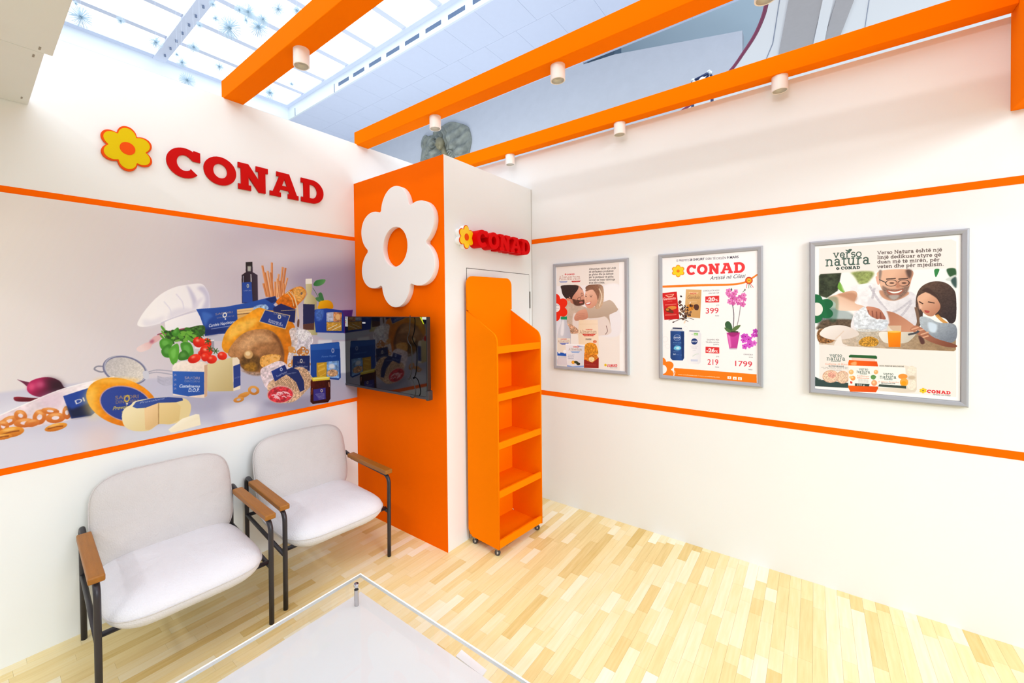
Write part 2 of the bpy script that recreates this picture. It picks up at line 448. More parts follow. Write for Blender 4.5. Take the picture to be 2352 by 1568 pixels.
# ------------------------------------------------------------------ the food picture on the left wall
def paint_mural():
    P = Print(0, .006, (-3.62, .905), (-1.094, 2.15), 560, (224, 219, 224))
    P.frame(0, 560, 2.868)          # view A
    A = P.poly; E = P.ell; Ln = P.line
    A([(-500, -700), (2500, -700), (2500, 1700), (-500, 1700)], (241, 236, 232), sm=False, c2=(212, 205, 214), g=((0, 0), (1300, 500)))
    A([(1500, -300), (2600, -300), (2600, 1000), (1500, 1000)], (196, 186, 200), sm=False, blur=90, a=.8)
    A([(1900, 150), (2600, 60), (2600, 420), (2100, 420)], (150, 135, 165), blur=50, a=.75)
    A([(1500, 60), (2600, -60), (2600, 60), (1700, 160)], (222, 215, 224), blur=30, a=.6)
    A([(2150, 420), (2600, 400), (2600, 620), (2150, 600)], (176, 150, 185), blur=40, a=.8)
    # steel table top
    A([(-600, 1060), (400, 925), (1100, 880), (1700, 830), (2600, 840), (2600, 1700), (-600, 1700)], (205, 204, 222), sm=False, blur=3, c2=(176, 176, 198), g=((100, 1000), (1900, 1050)))
    A([(-600, 1150), (200, 1040), (300, 1120), (-600, 1340)], (236, 236, 246), blur=20, a=.7)
    A([(-200, 1300), (500, 1240), (560, 1420), (-200, 1500)], (226, 226, 238), blur=16, a=.6)
    A([(560, 1210), (760, 1200), (820, 1300), (700, 1420), (560, 1380)], (240, 214, 202), blur=22, a=.6)
    A([(800, 1230), (1400, 1180), (1500, 1300), (900, 1380)], (216, 218, 226), blur=12, a=.8)
    A([(1460, 1020), (1700, 1060), (1640, 1180), (1500, 1230)], (222, 222, 232), blur=12, a=.8)
    A([(1150, 1010), (1560, 980), (1600, 1040), (1300, 1120)], (150, 148, 172), blur=10, a=.45)
    A([(1740, 1040), (2060, 1000), (2020, 1080), (1840, 1090)], (130, 125, 150), blur=8, a=.5)
    # steel shelf with legs
    A([(1340, 600), (1620, 600), (1620, 640), (1400, 640)], (190, 190, 204), sm=False)
    A([(1290, 640), (1410, 630), (1410, 700), (1280, 690)], (232, 230, 234), sm=False)
    A([(1388, 640), (1410, 640), (1410, 712), (1390, 712)], (150, 150, 165), sm=False)
    A([(2030, 585), (2600, 590), (2600, 632), (2150, 632)], (186, 190, 208), sm=False, blur=1)
    A([(2095, 632), (2185, 632), (2200, 850), (2240, 880), (2230, 640), (2280, 640), (2290, 850), (2080, 850)], (226, 226, 234), sm=False, blur=2)
    # bottle of oil
    A([(1618, 120), (1662, 118), (1664, 182), (1618, 182)], (40, 36, 38), sm=False)
    A([(1620, 150), (1662, 150), (1663, 185), (1696, 205), (1699, 390), (1593, 390), (1591, 205), (1620, 185)], (38, 24, 34), sm=False, c2=(60, 48, 66), g=((1591, 300), (1699, 300)))
    A([(1630, 146), (1652, 146), (1652, 180), (1630, 180)], (176, 180, 172), sm=False, blur=1)
    Ln([(1602, 210), (1602, 385)], 5, (150, 150, 170)); Ln([(1652, 200), (1654, 250)], 6, (210, 210, 215))
    A([(1594, 254), (1656, 250), (1664, 384), (1596, 388)], (38, 72, 160), sm=False)
    P.text('SAPORI', (1604, 312), (1654, 310), (1604, 304), (150, 160, 200)); E(1632, 276, 8, 13, (196, 196, 170), hole=.5)
    # breadsticks
    for i, (x0, y0, x1, y1) in enumerate([(1728, 145, 1765, 345), (1745, 190, 1775, 350), (1762, 180, 1790, 350), (1790, 125, 1792, 350), (1782, 190, 1800, 350), (1835, 200, 1822, 350), (1862, 155, 1840, 350), (1880, 160, 1852, 350), (1892, 225, 1860, 350), (1812, 250, 1812, 350), (1735, 262, 1756, 345), (1825, 230, 1836, 350), (1868, 262, 1870, 340), (1842, 245, 1850, 345)]):
        c = [(232, 160, 104), (214, 138, 82), (240, 180, 128)][i % 3]
        Ln([(x0, y0), (x1, y1)], 15, c); Ln([(x0+3, y0), (x1+3, y1)], 4, (184, 104, 56))
    # white oil bottle and sprig
    A([(2012, 230), (2054, 228), (2055, 300), (2048, 330), (2085, 360), (2090, 600), (1996, 600), (2002, 370), (2024, 330), (2014, 300)], (222, 216, 170), c2=(170, 160, 110), g=((2000, 400), (2090, 400)), sm=False)
    A([(2012, 230), (2054, 228), (2056, 262), (2012, 264)], (240, 238, 228), sm=False)
    A([(1996, 395), (2072, 398), (2070, 520), (1996, 530)], (38, 40, 84), sm=False); A([(1996, 530), (2070, 520), (2068, 566), (1996, 566)], (92, 58, 50), sm=False)
    Ln([(2060, 290), (2085, 330), (2110, 380)], 4, (70, 110, 70))
    A([(2064, 270), (2084, 240), (2142, 234), (2130, 262), (2092, 278)], (44, 112, 56), c2=(96, 160, 92), g=((2070, 240), (2140, 270)))
    A([(2096, 330), (2118, 322), (2134, 375), (2108, 366)], (60, 120, 70)); A([(2078, 355), (2104, 352), (2112, 385), (2086, 372)], (74, 130, 80))
    A([(2098, 400), (2108, 378), (2160, 370), (2190, 392), (2186, 428), (2098, 428)], (242, 180, 10), c2=(214, 140, 0), g=((2120, 370), (2170, 430)))
    # chef hat
    A([(905, 535), (925, 480), (985, 400), (1060, 330), (1150, 285), (1250, 266), (1330, 264), (1372, 320), (1382, 380), (1376, 425), (1300, 430), (1180, 470), (1090, 510), (1050, 525), (960, 545)], (254, 253, 254), c2=(244, 243, 250), g=((1000, 380), (1360, 420)))
    A([(1228, 272), (1250, 290), (1282, 340), (1300, 400), (1276, 425), (1266, 380), (1246, 320)], (196, 194, 220), blur=3, a=.8)
    A([(1300, 290), (1340, 280), (1372, 320), (1384, 370), (1376, 425), (1330, 430), (1352, 370), (1340, 330)], (198, 196, 222), blur=4, a=.85)
    A([(1288, 380), (1340, 350), (1310, 400), (1290, 428), (1262, 432)], (226, 224, 240), blur=3, a=.8)
    A([(1130, 440), (1200, 420), (1270, 430), (1300, 436), (1180, 472), (1100, 505), (1110, 470)], (222, 220, 236), blur=5, a=.7)
    A([(940, 500), (1010, 500), (1080, 470), (1060, 520), (960, 545)], (228, 226, 238), blur=5, a=.7)
    Ln([(1160, 330), (1200, 380), (1210, 430)], 7, (226, 225, 240), a=.7); Ln([(1080, 380), (1120, 430), (1126, 470)], 7, (230, 229, 242), a=.7)
    A([(1086, 505), (1120, 490), (1220, 462), (1312, 440), (1340, 520), (1334, 560), (1240, 575), (1150, 580), (1100, 590)], (253, 252, 254), c2=(232, 230, 242), g=((1120, 480), (1300, 600)))
    Ln([(1060, 522), (1120, 495), (1220, 462), (1312, 438)], 6, (204, 202, 222), a=.8)
    # blue pasta pack
    A([(1292, 430), (1335, 426), (1480, 415), (1640, 385), (1760, 355), (1812, 343), (1826, 375), (1800, 400), (1850, 440), (1700, 470), (1560, 510), (1540, 560), (1500, 590), (1440, 592), (1350, 606), (1340, 540), (1318, 480)], (40, 84, 176), sm=False, c2=(24, 52, 128), g=((1400, 400), (1450, 610)))
    A([(1560, 432), (1672, 418), (1674, 450), (1562, 462)], (236, 196, 130), sm=False); A([(1562, 466), (1674, 452), (1674, 474), (1564, 500)], (220, 172, 100), sm=False)
    Ln([(1562, 464), (1674, 452)], 5, (120, 80, 50)); Ln([(1562, 446), (1670, 434)], 3, (200, 150, 90))
    A([(1676, 412), (1745, 398), (1765, 430), (1680, 445)], (150, 182, 226), blur=1, noise=.6)
    A([(1745, 362), (1815, 345), (1824, 378), (1790, 390)], (26, 42, 104), sm=False)
    A([(1330, 450), (1400, 470), (1372, 500), (1350, 540)], (70, 118, 206), blur=3, a=.7); A([(1345, 560), (1500, 560), (1440, 590), (1350, 600)], (16, 32, 92), blur=4, a=.7)
    P.text('SAPORI', (1418, 470), (1530, 455), (1418, 456), (178, 150, 140)); P.text('DINTORNI', (1428, 492), (1540, 478), (1428, 482), (150, 140, 160))
    E(1480, 468, 14, 18, (236, 234, 226), hole=.55, rot=20); E(1484, 494, 5, 5, (240, 240, 240))
    P.text('Candele Napoletane', (1374, 548), (1544, 520), (1374, 528), (236, 236, 240), bold=.02, shear=.2)
    Ln([(1390, 560), (1540, 536)], 3, (160, 170, 210))
    # ham
    A([(1830, 400), (1822, 372), (1900, 310), (1955, 284), (1992, 284), (2016, 318), (2002, 360), (1968, 395), (1940, 430), (1890, 460)], (226, 128, 22), c2=(198, 92, 8), g=((1900, 310), (1900, 440)), noise=.3, nsc=10)
    A([(1930, 300), (1975, 284), (2016, 318), (2000, 356), (1970, 385), (1945, 350)], (228, 168, 84), blur=3, noise=.3); E(1986, 326, 7, 9, (120, 100, 90))
    A([(1700, 420), (1760, 435), (1840, 445), (1900, 480), (1948, 560), (1960, 640), (1920, 740), (1900, 800), (1860, 780), (1600, 700), (1500, 720), (1462, 680), (1470, 620), (1500, 560), (1560, 500), (1620, 470)], (238, 160, 28), c2=(214, 116, 14), g=((1560, 480), (1850, 760)), noise=.2, nsc=22)
    A([(1510, 560), (1570, 520), (1660, 490), (1700, 500), (1640, 560), (1560, 600), (1500, 640)], (250, 196, 86), blur=6, a=.8, noise=.15, nsc=14)
    A([(1500, 720), (1545, 640), (1620, 580), (1720, 560), (1800, 580), (1852, 650), (1872, 740), (1850, 820), (1760, 850), (1640, 850), (1580, 800), (1540, 760)], (186, 132, 82), c2=(146, 96, 56), g=((1600, 600), (1780, 820)), noise=.25, nsc=12)
    A([(1560, 680), (1640, 600), (1740, 590), (1790, 640), (1700, 650), (1620, 700)], (214, 168, 120), blur=7, a=.7, noise=.25, nsc=8)
    A([(1580, 770), (1620, 720), (1700, 740), (1720, 800), (1680, 850), (1600, 820)], (92, 62, 26), blur=5, a=.9, noise=.5, nsc=7)
    A([(1600, 800), (1670, 780), (1690, 820), (1640, 845)], (168, 118, 30), blur=3, a=.7, noise=.5, nsc=5)
    E(1636, 728, 30, 28, (206, 162, 104), blur=1); E(1632, 722, 17, 15, (238, 210, 160), blur=1)
    A([(1585, 830), (1640, 840), (1740, 850), (1700, 868), (1640, 858)], (160, 130, 112), blur=2, noise=.4)
    A([(1790, 590), (1830, 610), (1866, 700), (1862, 740), (1838, 660)], (96, 56, 30), blur=4, a=.8)
    for a, b in (((1905, 310), (1950, 400)), ((1890, 318), (1935, 410)), ((1920, 312), (1962, 480)), ((1935, 330), (1968, 520)), ((1880, 330), (1905, 312))): Ln([a, ((a[0]+b[0])/2+8, (a[1]+b[1])/2-6), b], 5, (232, 206, 160))
    A([(1960, 500), (1972, 500), (1968, 545), (1956, 540)], (110, 76, 62))
    A([(1800, 420), (1850, 392), (1950, 432), (1940, 520), (1870, 500), (1800, 460)], (28, 36, 96), sm=False); Ln([(1850, 440), (1948, 434), (1942, 515)], 4, (206, 176, 120), sm=False)
    A([(1742, 432), (1912, 470), (1880, 562), (1705, 512)], (216, 190, 140), sm=False); A([(1746, 437), (1906, 473), (1877, 556), (1711, 509)], (34, 58, 136), sm=False)
    P.text('SAPORI', (1800, 462), (1880, 482), (1803, 448), (160, 150, 150)); E(1840, 480, 11, 14, (224, 220, 200), hole=.5)
    P.text('Prosciutto di', (1768, 504), (1850, 528), (1771, 491), (226, 226, 236), shear=.2, bold=.02); P.text('Parma D.O.P.', (1765, 516), (1862, 545), (1768, 503), (226, 226, 236), shear=.2, bold=.02)
    # spring onion, greens, basil
    Ln([(1040, 600), (1120, 578), (1240, 556)], 12, (150, 60, 90)); A([(1080, 600), (1180, 570), (1335, 535), (1338, 600), (1240, 632), (1130, 640)], (58, 96, 40), noise=.7, nsc=7)
    A([(900, 700), (905, 680), (950, 655), (990, 640), (1010, 612), (1070, 592), (1078, 604), (1040, 640), (1005, 660), (985, 690), (930, 712)], (240, 218, 216), c2=(226, 180, 182), g=((930, 680), (1010, 640)))
    E(1000, 642, 16, 12, (190, 110, 130), rot=-30, blur=2)
    for i in range(46):
        x, y = random.uniform(1060, 1310), random.uniform(560, 640); an = random.uniform(-.6, 1.2)
        c = random.choice([(58, 120, 34), (88, 160, 48), (36, 84, 24), (110, 176, 60)])
        E(x, y, random.uniform(12, 30), random.uniform(6, 12), c, rot=math.degrees(an))
    for pts, c in (([(1052, 640), (1090, 620), (1140, 650), (1110, 690), (1062, 690)], (74, 150, 44)), ([(1062, 700), (1110, 660), (1140, 700), (1128, 745), (1080, 742)], (62, 134, 38)), ([(1110, 700), (1165, 655), (1180, 700), (1168, 770), (1140, 795), (1118, 760)], (88, 166, 52)), ([(1190, 655), (1245, 648), (1272, 690), (1270, 740), (1230, 752), (1200, 710)], (70, 146, 44)), ([(1180, 720), (1220, 700), (1250, 745), (1215, 765), (1176, 762)], (56, 122, 36)), ([(1130, 590), (1168, 550), (1180, 575), (1160, 610)], (66, 140, 40))):
        A(pts, c); cx, cy = np.mean(pts, 0); A([(cx+(x-cx)*.5-4, cy+(y-cy)*.5-6) for x, y in pts], tuple(min(255, v+42) for v in c), blur=2, a=.7)
    # cheeses behind, tomatoes
    A([(1365, 790), (1400, 775), (1540, 745), (1575, 760), (1582, 930), (1540, 968), (1378, 972), (1362, 960)], (222, 208, 160), sm=False, c2=(190, 170, 116), g=((1380, 800), (1540, 950)))
    A([(1530, 752), (1560, 745), (1578, 765), (1582, 955), (1536, 968)], (236, 222, 198), sm=False); A([(1536, 805), (1582, 788), (1584, 930), (1538, 950)], (38, 60, 136), sm=False)
    P.text('SAPORI', (1542, 890), (1576, 880), (1542, 880), (120, 130, 180))
    A([(1135, 812), (1150, 786), (1200, 770), (1340, 775), (1366, 792), (1364, 1000), (1345, 1014), (1300, 1012), (1140, 996)], (246, 236, 226), sm=False, c2=(234, 214, 196), g=((1150, 800), (1360, 900)), noise=.06)
    A([(1345, 800), (1366, 792), (1364, 1000), (1345, 1012)], (206, 168, 136), sm=False)
    A([(1136, 838), (1344, 842), (1344, 990), (1240, 1004), (1138, 985)], (44, 96, 186), sm=False, c2=(34, 76, 160), g=((1140, 840), (1340, 990)))
    P.text('SAPORI', (1216, 890), (1314, 892), (1216, 872), (178, 160, 176), bold=.02); P.text('DINTORNI', (1216, 910), (1314, 912), (1216, 896), (150, 150, 180)); E(1262, 892, 16, 22, (60, 100, 180), hole=.6)
    P.text('Castelmagno', (1178, 944), (1314, 946), (1180, 924), (236, 238, 246), shear=.25, bold=.03); P.text('D.O.P.', (1240, 974), (1312, 974), (1240, 950), (236, 238, 246), shear=.25, bold=.03)
    for y in (868, 900, 932, 958): P.text('SA', (1144, y), (1162, y), (1144, y-14), (156, 150, 190), bold=.03)
    for cx, cy, rx, ry, r in ((1362, 655, 30, 34, 0), (1308, 645, 38, 36, 10), (1330, 720, 26, 22, 0), (1358, 705, 42, 40, 15), (1350, 745, 26, 28, 0), (1280, 755, 44, 28, -20), (1463, 737, 32, 27, 10), (1394, 760, 34, 28, -10)):
        E(cx, cy, rx, ry, (206, 24, 10), rot=r, c2=(244, 52, 22), g=((cx-20, cy+20), (cx+14, cy-24))); E(cx-8, cy-10, rx*.3, ry*.22, (255, 190, 170), rot=r, blur=2, a=.8)
    for cx, cy in ((1315, 606), (1368, 640), (1420, 705), (1382, 690), (1330, 590)):
        for k in range(6): an = k*1.05+cx; Ln([(cx, cy), (cx+22*math.cos(an), cy+20*math.sin(an))], 5, (48, 92, 34))
    # sieve and whisk
    for dy in (0, 22): Ln([(960, 850+dy*.4), (1030, 830+dy*.7), (1134, 838+dy)], 6, (168, 168, 186))
    for k in range(14): Ln([(1036, 868+k*3), (1080+6*math.sin(k), 880+k*4), (1140, 872+k*4)], 1.4, (166, 166, 186))
    Ln([(690, 808), (640, 806), (622, 825), (660, 842), (696, 838)], 7, (140, 140, 156))
    E(824, 832, 150, 88, (196, 192, 192), rot=14, c2=(222, 216, 206), g=((720, 800), (920, 880)), noise=.12, nsc=3)
    E(824, 832, 152, 94, (118, 120, 150), rot=14, hole=.88); E(828, 826, 146, 90, (214, 216, 228), rot=14, hole=.94, a=.6)
    A([(940, 842), (975, 840), (978, 886), (950, 888)], (206, 208, 220))
    # red onion, knife
    A([(112, 892), (140, 900), (196, 912), (220, 926), (206, 950), (180, 940), (150, 915)], (100, 30, 60))
    A([(176, 950), (200, 905), (270, 880), (340, 880), (395, 905), (418, 940), (440, 950), (400, 985), (330, 1010), (250, 1006), (196, 985)], (176, 26, 84), c2=(56, 14, 36), g=((220, 930), (360, 960)))
    E(206, 940, 22, 26, (236, 96, 140), blur=4, a=.8); E(262, 925, 26, 22, (238, 120, 160), blur=5, a=.7); A([(300, 884), (380, 896), (418, 940), (380, 985), (340, 1000), (330, 940)], (44, 14, 30), blur=6, a=.7)
    A([(90, 1012), (120, 1006), (220, 1014), (320, 1010), (330, 1024), (220, 1036), (110, 1036)], (140, 26, 46), c2=(96, 12, 30), g=((100, 1010), (110, 1036)))
    # clear bag of rings with a blue label
    A([(-60, 1150), (120, 1075), (330, 985), (520, 925), (752, 872), (752, 900), (700, 960), (640, 1100), (560, 1140), (430, 1165), (180, 1215), (-60, 1290)], (232, 214, 222), sm=False, c2=(246, 238, 242), g=((100, 1150), (600, 950)), a=.95, noise=.12, nsc=14)
    Ln([(0, 1128), (330, 985), (520, 925), (750, 874)], 5, (250, 248, 250)); A([(260, 1020), (400, 975), (420, 1060), (300, 1090)], (222, 196, 214), blur=8, a=.7)
    for cx, cy, rx, ry, r in ((60, 1165, 60, 30, -20), (135, 1130, 44, 36, 20), (160, 1178, 70, 30, -5), (260, 1140, 44, 52, 30), (330, 1100, 60, 22, 5), (365, 1145, 66, 34, -5), (440, 1110, 30, 44, 0), (20, 1200, 40, 40, 0), (210, 1180, 50, 24, -10)):
        E(cx, cy, rx, ry, (226, 140, 62), rot=r, c2=(196, 98, 36), g=((cx, cy-ry), (cx, cy+ry)), hole=.38); E(cx, cy-ry*.6, rx*.6, ry*.2, (250, 196, 130), rot=r, blur=2, a=.8)
    A([(415, 1002), (520, 968), (640, 930), (650, 1090), (600, 1130), (470, 1150)], (34, 66, 156), sm=False); A([(430, 1060), (470, 1090), (600, 1040), (600, 1130), (470, 1150)], (22, 24, 48), sm=False, blur=3, a=.85)
    P.text('DI', (500, 1056), (560, 1034), (490, 1030), (220, 220, 226), bold=.02); E(578, 996, 12, 14, (110, 130, 190), hole=.5)
    for cx, cy, rx, ry, r in ((70, 1240, 90, 34, -10), (368, 1206, 76, 24, -14), (20, 1270, 60, 18, -8)):
        E(cx, cy, rx, ry, (238, 164, 56), rot=r, c2=(196, 104, 24), g=((cx, cy-ry), (cx, cy+ry))); Ln([(cx-rx*.7, cy+ry*.5), (cx, cy-2), (cx+rx*.6, cy-ry*.3)], 6, (150, 76, 20)); E(cx-10, cy-ry*.5, rx*.5, ry*.2, (255, 216, 140), rot=r, blur=2, a=.8)
    # orange wheel
    E(804, 1042, 244, 152, (244, 160, 22), rot=18, c2=(226, 118, 6), g=((700, 900), (900, 1200)), noise=.12, nsc=14)
    A([(566, 1010), (600, 950), (630, 940), (610, 1040), (640, 1130), (620, 1150), (580, 1090)], (252, 226, 130), blur=10, a=.85); E(770, 900, 150, 14, (255, 196, 84), blur=5, a=.8)
    E(828, 1052, 176, 116, (190, 150, 160), rot=14); E(828, 1052, 168, 109, (44, 68, 152), rot=14, c2=(36, 58, 140), g=((700, 1000), (950, 1100)))
    P.text('SAPORI', (758, 1024), (912, 1014), (758, 1000), (150, 124, 110), bold=.02); P.text('DINTORNI', (762, 1052), (914, 1042), (762, 1030), (140, 118, 112), bold=.02); E(836, 1018, 18, 26, (206, 176, 70), hole=.6, rot=20); E(836, 1052, 7, 6, (230, 220, 190))
    P.text('Provolone', (742, 1094), (880, 1078), (744, 1070), (212, 190, 90), shear=.25, bold=.03); P.text('dolce', (800, 1110), (850, 1104), (800, 1096), (212, 190, 90), shear=.25, bold=.02)
    # cut pale wheel and slice
    A([(802, 1140), (815, 1090), (860, 1060), (890, 1035), (1000, 1015), (1120, 1008), (1220, 1020), (1256, 1060), (1250, 1120), (1220, 1160), (1120, 1188), (1046, 1186), (980, 1228), (880, 1230), (820, 1200)], (244, 232, 190), c2=(226, 206, 150), g=((830, 1080), (960, 1220)))
    A([(950, 1080), (1000, 1050), (1044, 1044), (1044, 1186), (985, 1224), (956, 1222)], (240, 206, 154), c2=(222, 186, 130), g=((960, 1100), (1040, 1150)), sm=False); A([(1044, 1044), (1160, 1042), (1190, 1070), (1180, 1160), (1120, 1186), (1044, 1186)], (232, 206, 146), sm=False, c2=(216, 188, 124), g=((1060, 1060), (1160, 1180)))
    A([(872, 1072), (895, 1040), (1000, 1016), (1110, 1008), (1200, 1014), (1205, 1030), (1160, 1042), (1044, 1046), (960, 1078), (900, 1082)], (56, 82, 158), sm=False, c2=(40, 62, 134), g=((900, 1040), (1200, 1020)))
    P.text('Provolone', (920, 1052), (1080, 1022), (922, 1040), (190, 196, 220), shear=.2); Ln([(1044, 1046), (1044, 1186)], 5, (176, 140, 90))
    A([(1108, 1222), (1200, 1150), (1290, 1120), (1312, 1122), (1322, 1192), (1280, 1200), (1150, 1240), (1124, 1242)], (250, 244, 222), sm=False, c2=(236, 222, 184), g=((1200, 1140), (1260, 1220))); A([(1120, 1222), (1312, 1150), (1322, 1192), (1150, 1240)], (244, 234, 206), sm=False, a=.8)
    # small rings on the table
    for cx, cy, rx, ry, r, h in ((1670, 964, 38, 30, 10, .5), (1605, 995, 42, 16, -20, 0), (1572, 1025, 36, 18, -12, .4)): E(cx, cy, rx, ry, (224, 158, 74), rot=r, hole=h or None, c2=(190, 116, 40), g=((cx, cy-20), (cx, cy+20)))
    # clear bag with rings behind, navy label
    A([(1905, 570), (1950, 550), (1985, 556), (2040, 580), (2062, 640), (2040, 690), (2040, 830), (1905, 830), (1895, 740), (1920, 660)], (214, 210, 220), noise=.4, nsc=8, a=.9)
    A([(1940, 600), (1985, 560), (2040, 600), (2000, 640)], (240, 240, 246), blur=3, noise=.5, nsc=4, a=.8)
    for i in range(26): E(random.uniform(1905, 2030), random.uniform(685, 800), 18, 13, random.choice([(214, 150, 76), (236, 180, 110), (190, 118, 52)]), rot=random.uniform(0, 180), hole=.4)
    A([(1930, 738), (2040, 735), (2040, 835), (1925, 835)], (26, 40, 96), sm=False); P.text('SAPORI', (1958, 786), (2008, 786), (1958, 774), (150, 130, 140)); E(1984, 770, 9, 14, (200, 196, 190), hole=.5); P.text('Taralli Pugliesi', (1944, 812), (2026, 812), (1944, 800), (196, 196, 206))
    # blue paper packs at right
    A([(2044, 662), (2130, 655), (2232, 645), (2240, 700), (2244, 880), (2230, 895), (2060, 880), (2046, 860)], (30, 76, 160), sm=False, c2=(22, 58, 140), g=((2060, 680), (2220, 880)))
    A([(2046, 665), (2236, 650), (2234, 690), (2046, 700)], (46, 96, 184), sm=False, a=.8); A([(2085, 782), (2152, 778), (2150, 880), (2085, 874)], (196, 150, 40), sm=False)
    for pts in ([(2092, 800), (2135, 785), (2140, 815), (2100, 828)], [(2092, 835), (2140, 815), (2148, 850), (2110, 872)]): A(pts, (228, 182, 70), sm=False); A([(p[0]+5, p[1]+8) for p in pts[:2]]+[(p[0], p[1]-4) for p in pts[2:]], (206, 156, 44), sm=False)
    A([(2152, 775), (2232, 768), (2234, 885), (2152, 880)], (120, 160, 214), sm=False, noise=.4, nsc=8); E(2190, 850, 36, 24, (206, 160, 120), noise=.5); E(2185, 805, 20, 16, (220, 226, 238), blur=2)
    P.text('Penne Rigate', (2118, 748), (2212, 740), (2118, 736), (110, 146, 210), shear=.2); E(2192, 702, 10, 16, (150, 160, 200), hole=.5)
    A([(2072, 432), (2150, 424), (2260, 438), (2272, 470), (2270, 586), (2080, 582), (2070, 500)], (34, 72, 170), sm=False, c2=(26, 50, 140), g=((2090, 440), (2250, 580)))
    A([(2250, 436), (2324, 434), (2318, 470), (2330, 586), (2266, 588), (2262, 470)], (76, 40, 122), sm=False, blur=1); A([(2080, 440), (2130, 436), (2118, 500), (2086, 500)], (96, 138, 214), blur=3, a=.6, noise=.4)
    A([(2150, 452), (2196, 448), (2196, 512), (2150, 512)], (188, 196, 220), sm=False, noise=.3); A([(2196, 448), (2252, 452), (2250, 514), (2196, 512)], (206, 140, 90), sm=False, noise=.5, nsc=8); E(2224, 480, 16, 20, (236, 190, 130), blur=1)
    A([(2150, 515), (2250, 515), (2250, 572), (2150, 572)], (206, 154, 60), sm=False, noise=.3); Ln([(2160, 560), (2220, 530)], 5, (240, 226, 200)); Ln([(2185, 568), (2245, 540)], 5, (240, 226, 200))
    # salami in net
    A([(1712, 790), (1720, 745), (1770, 728), (1838, 730), (1846, 750), (1800, 790), (1740, 812)], (228, 164, 76), noise=.3); E(1770, 770, 42, 24, (236, 176, 92), rot=-20, hole=.45); E(1812, 752, 32, 20, (240, 184, 104), rot=10, hole=.45)
    A([(1716, 830), (1760, 800), (1840, 770), (1890, 800), (1880, 870), (1800, 930), (1756, 950), (1724, 890)], (226, 208, 214), noise=.3, nsc=7)
    A([(1760, 945), (1800, 890), (1880, 850), (1940, 815), (2000, 815), (2045, 860), (2052, 920), (2010, 975), (1950, 1030), (1900, 1045), (1800, 1040)], (206, 172, 140), noise=.5, nsc=4)
    for k in range(22): Ln([(1790+k*11, 905-k*4), (1830+k*10, 930-k*2), (1860+k*9, 990-k*2)], 2.5, (150, 106, 76))
    A([(1850, 848), (1920, 812), (1965, 830), (2000, 900), (2006, 960), (1976, 975), (1950, 910), (1900, 868)], (30, 44, 100), sm=False)
    A([(1786, 838), (1876, 795), (1900, 850), (1810, 906)], (30, 56, 140), sm=False, c2=(24, 36, 96), g=((1800, 830), (1890, 870))); E(1852, 826, 9, 12, (190, 200, 226), hole=.5); P.text('Taralli Pugliesi', (1820, 880), (1890, 846), (1816, 868), (200, 204, 222), shear=.2)
    P.text('Salame Felino', (1880, 862), (1950, 850), (1880, 852), (170, 176, 200), shear=.2)
    E(1846, 990, 88, 58, (214, 160, 150), rot=-4); E(1846, 992, 82, 52, (200, 50, 62), rot=-4, noise=.5, nsc=7)
    for i in range(15): an = random.uniform(0, 6.3); r = random.uniform(.1, .85); x, y = 1846+70*r*math.cos(an), 992+44*r*math.sin(an); Ln([(x-14, y), (x, y-9+random.random()*10), (x+15, y+6)], 6, (240, 190, 196))
    # jar
    A([(2056, 885), (2158, 878), (2176, 900), (2176, 1020), (2160, 1042), (2060, 1054), (2044, 1040), (2046, 905)], (70, 18, 12), sm=False, c2=(40, 10, 10), g=((2050, 900), (2170, 1040)), noise=.4, nsc=9)
    A([(2050, 880), (2130, 872), (2172, 876), (2170, 894), (2060, 905)], (226, 200, 60), sm=False); A([(2060, 884), (2166, 876), (2160, 884), (2064, 892)], (244, 232, 130), sm=False)
    Ln([(2166, 910), (2168, 940)], 5, (230, 170, 130)); Ln([(2056, 950), (2054, 990)], 4, (180, 90, 40))
    A([(2064, 958), (2144, 946), (2146, 1022), (2064, 1036)], (52, 46, 130), sm=False); E(2118, 966, 8, 11, (200, 190, 170), hole=.5)
    for k in range(5): Ln([(2078+k*5, 990+k*8), (2136, 984+k*8)], 3, (150, 150, 196))
    return P

